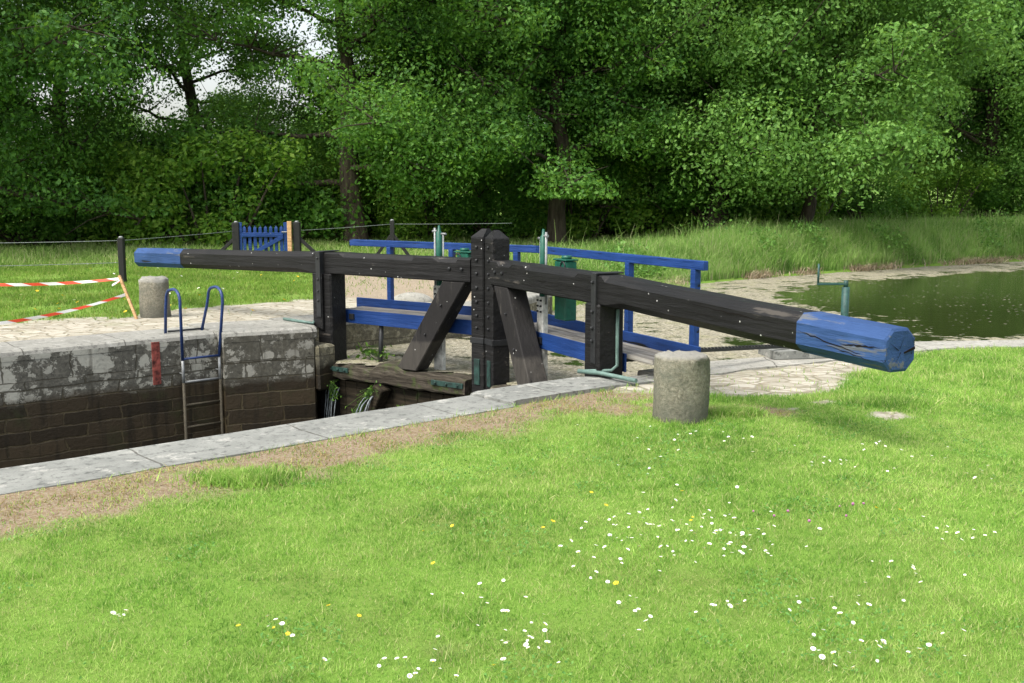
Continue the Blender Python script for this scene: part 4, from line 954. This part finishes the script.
# ---------------------------------------------------------------- trees
s = M_('tree_bark', .95, .15); g_ = s.noise(1, 7, .7, s.coord((9, 9, 1.5)))
MT['bark'] = s.done(s.ramp(g_, [(.35, (.025, .02, .014)), (.65, (.09, .075, .055))]), None, s.bump(g_, .9, .05))
MT['oak'] = leaf_mat('oak_leaves', (.034, .105, .014), (.072, .19, .024), (.155, .31, .048), .4)
MT['oak_dark'] = leaf_mat('dark_oak_leaves', (.022, .075, .012), (.048, .14, .02), (.105, .235, .038), .36)
MT['ash'] = leaf_mat('blue_green_leaves', (.028, .095, .016), (.06, .175, .030), (.13, .29, .058), .38)
MT['willow'] = leaf_mat('pale_leaves', (.058, .15, .026), (.118, .26, .045), (.22, .395, .085), .42)
MT['bush'] = leaf_mat('hedge_leaves', (.06, .15, .018), (.13, .27, .03), (.28, .42, .06), .5)
def make_tree_meshes(seed, H_=15., R_=5.2, low=1.6, nclump=330, trunk_r=.34, lean=0, lsize=.128):
    rr = random.Random(seed); nr = np.random.RandomState(seed); bm = B()
    def wob(a, b, n, amp): 
        out = [a.lerp(b, i / n) + (Vector((rr.uniform(-1, 1), rr.uniform(-1, 1), rr.uniform(-.5, .5))) * amp if 0 < i < n else Vector()) for i in range(n + 1)]; return out
    top = Vector((lean, rr.uniform(-.4, .4), H_ * .8)); tr = wob(Vector((0, 0, -.3)), top, 8, .16)
    tube(bm, tr, [trunk_r * 1.25] + [trunk_r * (1 - .85 * i / 8) for i in range(1, 9)], 9)
    tips = []
    for k in range(26):
        f_ = .16 + .8 * (k / 26) ** .95; i0 = min(7, int(f_ * 8)); base = tr[i0].lerp(tr[i0 + 1], f_ * 8 - i0); a_ = k * 2.4 + rr.uniform(-.5, .5)
        ln = R_ * (1.0 - .45 * f_) * rr.uniform(.7, 1.05); rise = rr.uniform(-.30, .30) * ln * (1.2 if f_ < .4 else .7) + f_ * 1.6
        tip = base + Vector((math.cos(a_) * ln, math.sin(a_) * ln, rise)); br = wob(base, tip, 6, .18)
        r0 = trunk_r * (1 - .8 * f_) * .36
        tube(bm, br, [r0 * (1 - .85 * i / 6) for i in range(7)], 6)
        for j in range(3, 7):
            tips.append(br[j])
            for q in range(4):
                e = br[j] + Vector((rr.uniform(-1, 1), rr.uniform(-1, 1), rr.uniform(-.4, .8))) * rr.uniform(.6, 1.9)
                tube(bm, [br[j], br[j].lerp(e, .5) + Vector((0, 0, rr.uniform(-.1, .1))), e], [r0 * .22 + .012, .014, .006], 5); tips.append(e)
    tme = bpy.data.meshes.new('trunk'); bm.to_mesh(tme); bm.free()
    base_l, out_l, size_l = [], [], []
    rr.shuffle(tips)
    for c0 in tips[:nclump]:
        cr = rr.uniform(.38, 1.05); hi = c0.z > 9.3
        nl = int((rr.uniform(440, 740)) * cr ** 1.8 * (.3 if hi else 1)) + 12; ax = nr.uniform(.6, 1.5, 3); d = nr.normal(0, 1, (nl, 3)); d /= np.linalg.norm(d, axis=1)[:, None]
        rad = cr * np.clip(nr.rand(nl) ** .3, .2, 1) * (1 + .10 * np.abs(nr.normal(0, 1, nl))) * (1 + .5 * vnoise(d[:, 0] * 3 + c0.x, d[:, 1] * 3 + d[:, 2] * 2, .8, seed))
        q = np.array(c0) + d * rad[:, None] * ax * np.array([1, 1, .6]); q[:, 2] -= .12 * rad
        keep = q[:, 2] > low * .6; base_l.append(q[keep]); out_l.append(d[keep]); size_l.append(np.full(keep.sum(), lsize * (1.7 if hi else 1)))
    cme = leaf_mesh(np.concatenate(base_l), np.concatenate(size_l), nr, 'crown', .35, np.concatenate(out_l) * 1.25)
    return tme, cme
protos = [make_tree_meshes(101, 15, 5.4, 1.6), make_tree_meshes(202, 14, 5.0, 2.2, 290, .28), make_tree_meshes(303, 16, 5.8, 1.2, 330, .36, .8), make_tree_meshes(404, 11.5, 5.0, .4, 400, .2, -.6, .13), make_tree_meshes(505, 15, 5.4, 2.0, 175, .3, .4)]
PM = {}
def tree(px, Yt, k, mat, rot, sc__, label, name='oak_tree', cat='tree', group='trees lining the far bank', X_=None, dz=0):
    x = X_ if X_ is not None else (px - 512) / F * Yt; z = hgt(x, Yt)
    t = thing(name, label, cat, (x, Yt, z + dz), rot, group); t.scale = (sc__, sc__, sc__)
    for nm, me, mt in (('trunk', protos[k][0], 'bark'), ('crown', protos[k][1], mat)):
        key = (k, nm, mt)
        if key not in PM:
            m2 = me if not any(a[0] == k and a[1] == nm for a in PM) else me.copy()
            m2.materials.clear(); m2.materials.append(MT[mt]); PM[key] = m2
        o = bpy.data.objects.new(nm, PM[key]); col.objects.link(o); o.parent = t
    return t
T = [(-25, 27, 0, 'oak_dark', .3, 1.05, 'big dark oak at the far left with its trunk at the picture edge'),
     (70, 33, 4, 'oak', 1.9, 1.0, 'oak standing behind the lone black fence post'),
     (200, 37, 4, 'oak_dark', 4.1, 1.0, 'slim oak left of the picket gate'),
     (357, 31, 2, 'oak', 2.7, 1.0, 'oak with a tall forked trunk right of the picket gate'),
     (487, 34, 0, 'ash', 1.2, 1.0, 'dark oak directly behind the capped centre post'),
     (556, 32, 1, 'oak', 5.0, 1.05, 'oak with a bare straight trunk right of the centre post'),
     (640, 37, 3, 'ash', .9, 1.1, 'bushy oak behind the blue handrail end'),
     (712, 34, 0, 'willow', 3.3, .95, 'oak with pale leaves above the meadow, left of the broad low one'),
     (800, 33, 3, 'willow', 2.0, 1.1, 'broad pale tree with boughs reaching low over the reeds'),
     (895, 44, 2, 'ash', .5, 1.15, 'dark tree set back behind the reed bed'),
     (985, 41, 0, 'willow', 5.6, 1.05, 'pale tree near the right edge above the pond'),
     (-190, 31, 2, 'oak', 3.0, 1.0, 'oak out beyond the left edge of the row'), (1080, 43, 1, 'oak', 1.0, 1.2, 'tree at the far right edge of the row')]
for a in T: tree(*a[:6], a[6])
for i, (px, Yt, k, mt, r_, sc__) in enumerate(((-130, 40, 3, 'oak', 1, 1.1), (430, 50, 1, 'oak', 3.6, 1.2), (590, 52, 2, 'oak_dark', 2.2, 1.2), (690, 54, 3, 'oak', 5, 1.3), (790, 52, 0, 'oak', 1.4, 1.2), (860, 58, 1, 'willow', 3, 1.4), (960, 60, 2, 'oak', .2, 1.4), (1100, 62, 3, 'oak', .7, 1.4), (-20, 75, 2, 'willow', .8, .7), (110, 95, 3, 'willow', 2.8, .75), (250, 100, 0, 'willow', 4.4, .68), (330, 85, 3, 'willow', 5.4, .7))):
    tree(px, Yt, k, mt, r_, sc__, ['tree in the second row, beyond the left edge', 'second row tree behind the forked oak and the dark oak', 'second row tree behind the bare straight trunk', 'second row tree behind the bushy oak', 'second row tree behind the broad low boughs', 'pale second row tree left of the set back dark tree', 'second row tree left of the right edge', 'second row tree at the right edge',
        'pale distant tree in the field at the far left', 'distant tree seen through the gap left of the picket gate', 'distant tree in the field straight above the picket gate', 'distant tree in the field right of the picket gate'][i], group='trees in the field beyond')
def bush_meshes(seed):
    nr = np.random.RandomState(seed); rr = random.Random(seed); bl_, ol, = [], []; bm = B()
    for k in range(26):
        c0 = Vector((rr.uniform(-1.6, 1.6), rr.uniform(-.8, .8), rr.uniform(.3, 2.3))); cr = rr.uniform(.4, .8); nl = int(520 * cr ** 2 * 2); d = nr.normal(0, 1, (nl, 3)); d /= np.linalg.norm(d, axis=1)[:, None]
        q = np.array(c0) + d * (cr * np.clip(nr.rand(nl) ** .4, .3, 1))[:, None] * np.array([1, 1, .8]); kp = q[:, 2] > .02; bl_.append(q[kp]); ol.append(d[kp])
        tube(bm, [(c0.x * .3, c0.y * .3, -.1), (c0.x * .7, c0.y * .7, c0.z * .6), tuple(c0)], [.04, .025, .01], 5)
    sm = bpy.data.meshes.new('stem'); bm.to_mesh(sm); bm.free()
    return sm, leaf_mesh(np.concatenate(bl_), .12, nr, 'foliage', .35, np.concatenate(ol) * .9)
BU = [bush_meshes(7), bush_meshes(8)]
for i, (sm, fm) in enumerate(BU): sm.materials.append(MT['bark']); fm.materials.append(MT['bush'] if i == 0 else MT['oak'])
bpx = [(-40, 29), (45, 30), (118, 31), (170, 32.5), (215, 30), (268, 31), (320, 33), (380, 34), (435, 33), (505, 33.5), (575, 34.5), (618, 36), (668, 35), (728, 34.5), (792, 35.5), (868, 39), (935, 40), (1010, 41), (90, 40), (290, 42)]
blab = ['at the left edge under the big dark oak', 'left of the lone fence post', 'right behind the lone fence post', 'behind the small blue beam tip', 'left of the picket gate', 'behind the picket gate', 'just right of the picket gate', 'behind the braced post', 'behind the far gear post', 'behind the centre post', 'behind the bare straight trunk', 'behind the handrail middle', 'left of the pale leaved oak', 'under the pale leaved oak', 'under the broad low boughs', 'at the left of the set back dark tree', 'at the right of the set back dark tree', 'at the right edge behind the reeds', 'set back behind the oak of the lone post', 'set back in the gap right of the picket gate']
for i, (px, Yt) in enumerate(bpx):
    x = (px - 512) / F * Yt; t = thing('shrub', 'leafy shrub ' + blab[i], 'shrub', (x, Yt, hgt(x, Yt)), rf.uniform(-.5, .5), 'shrubs under the trees'); s_ = rf.uniform(.9, 1.35); t.scale = (s_ * 1.1, s_, s_)
    for nm, me in (('stem', BU[i % 2][0]), ('foliage', BU[i % 2][1])):
        o = bpy.data.objects.new(nm, me); col.objects.link(o); o.parent = t
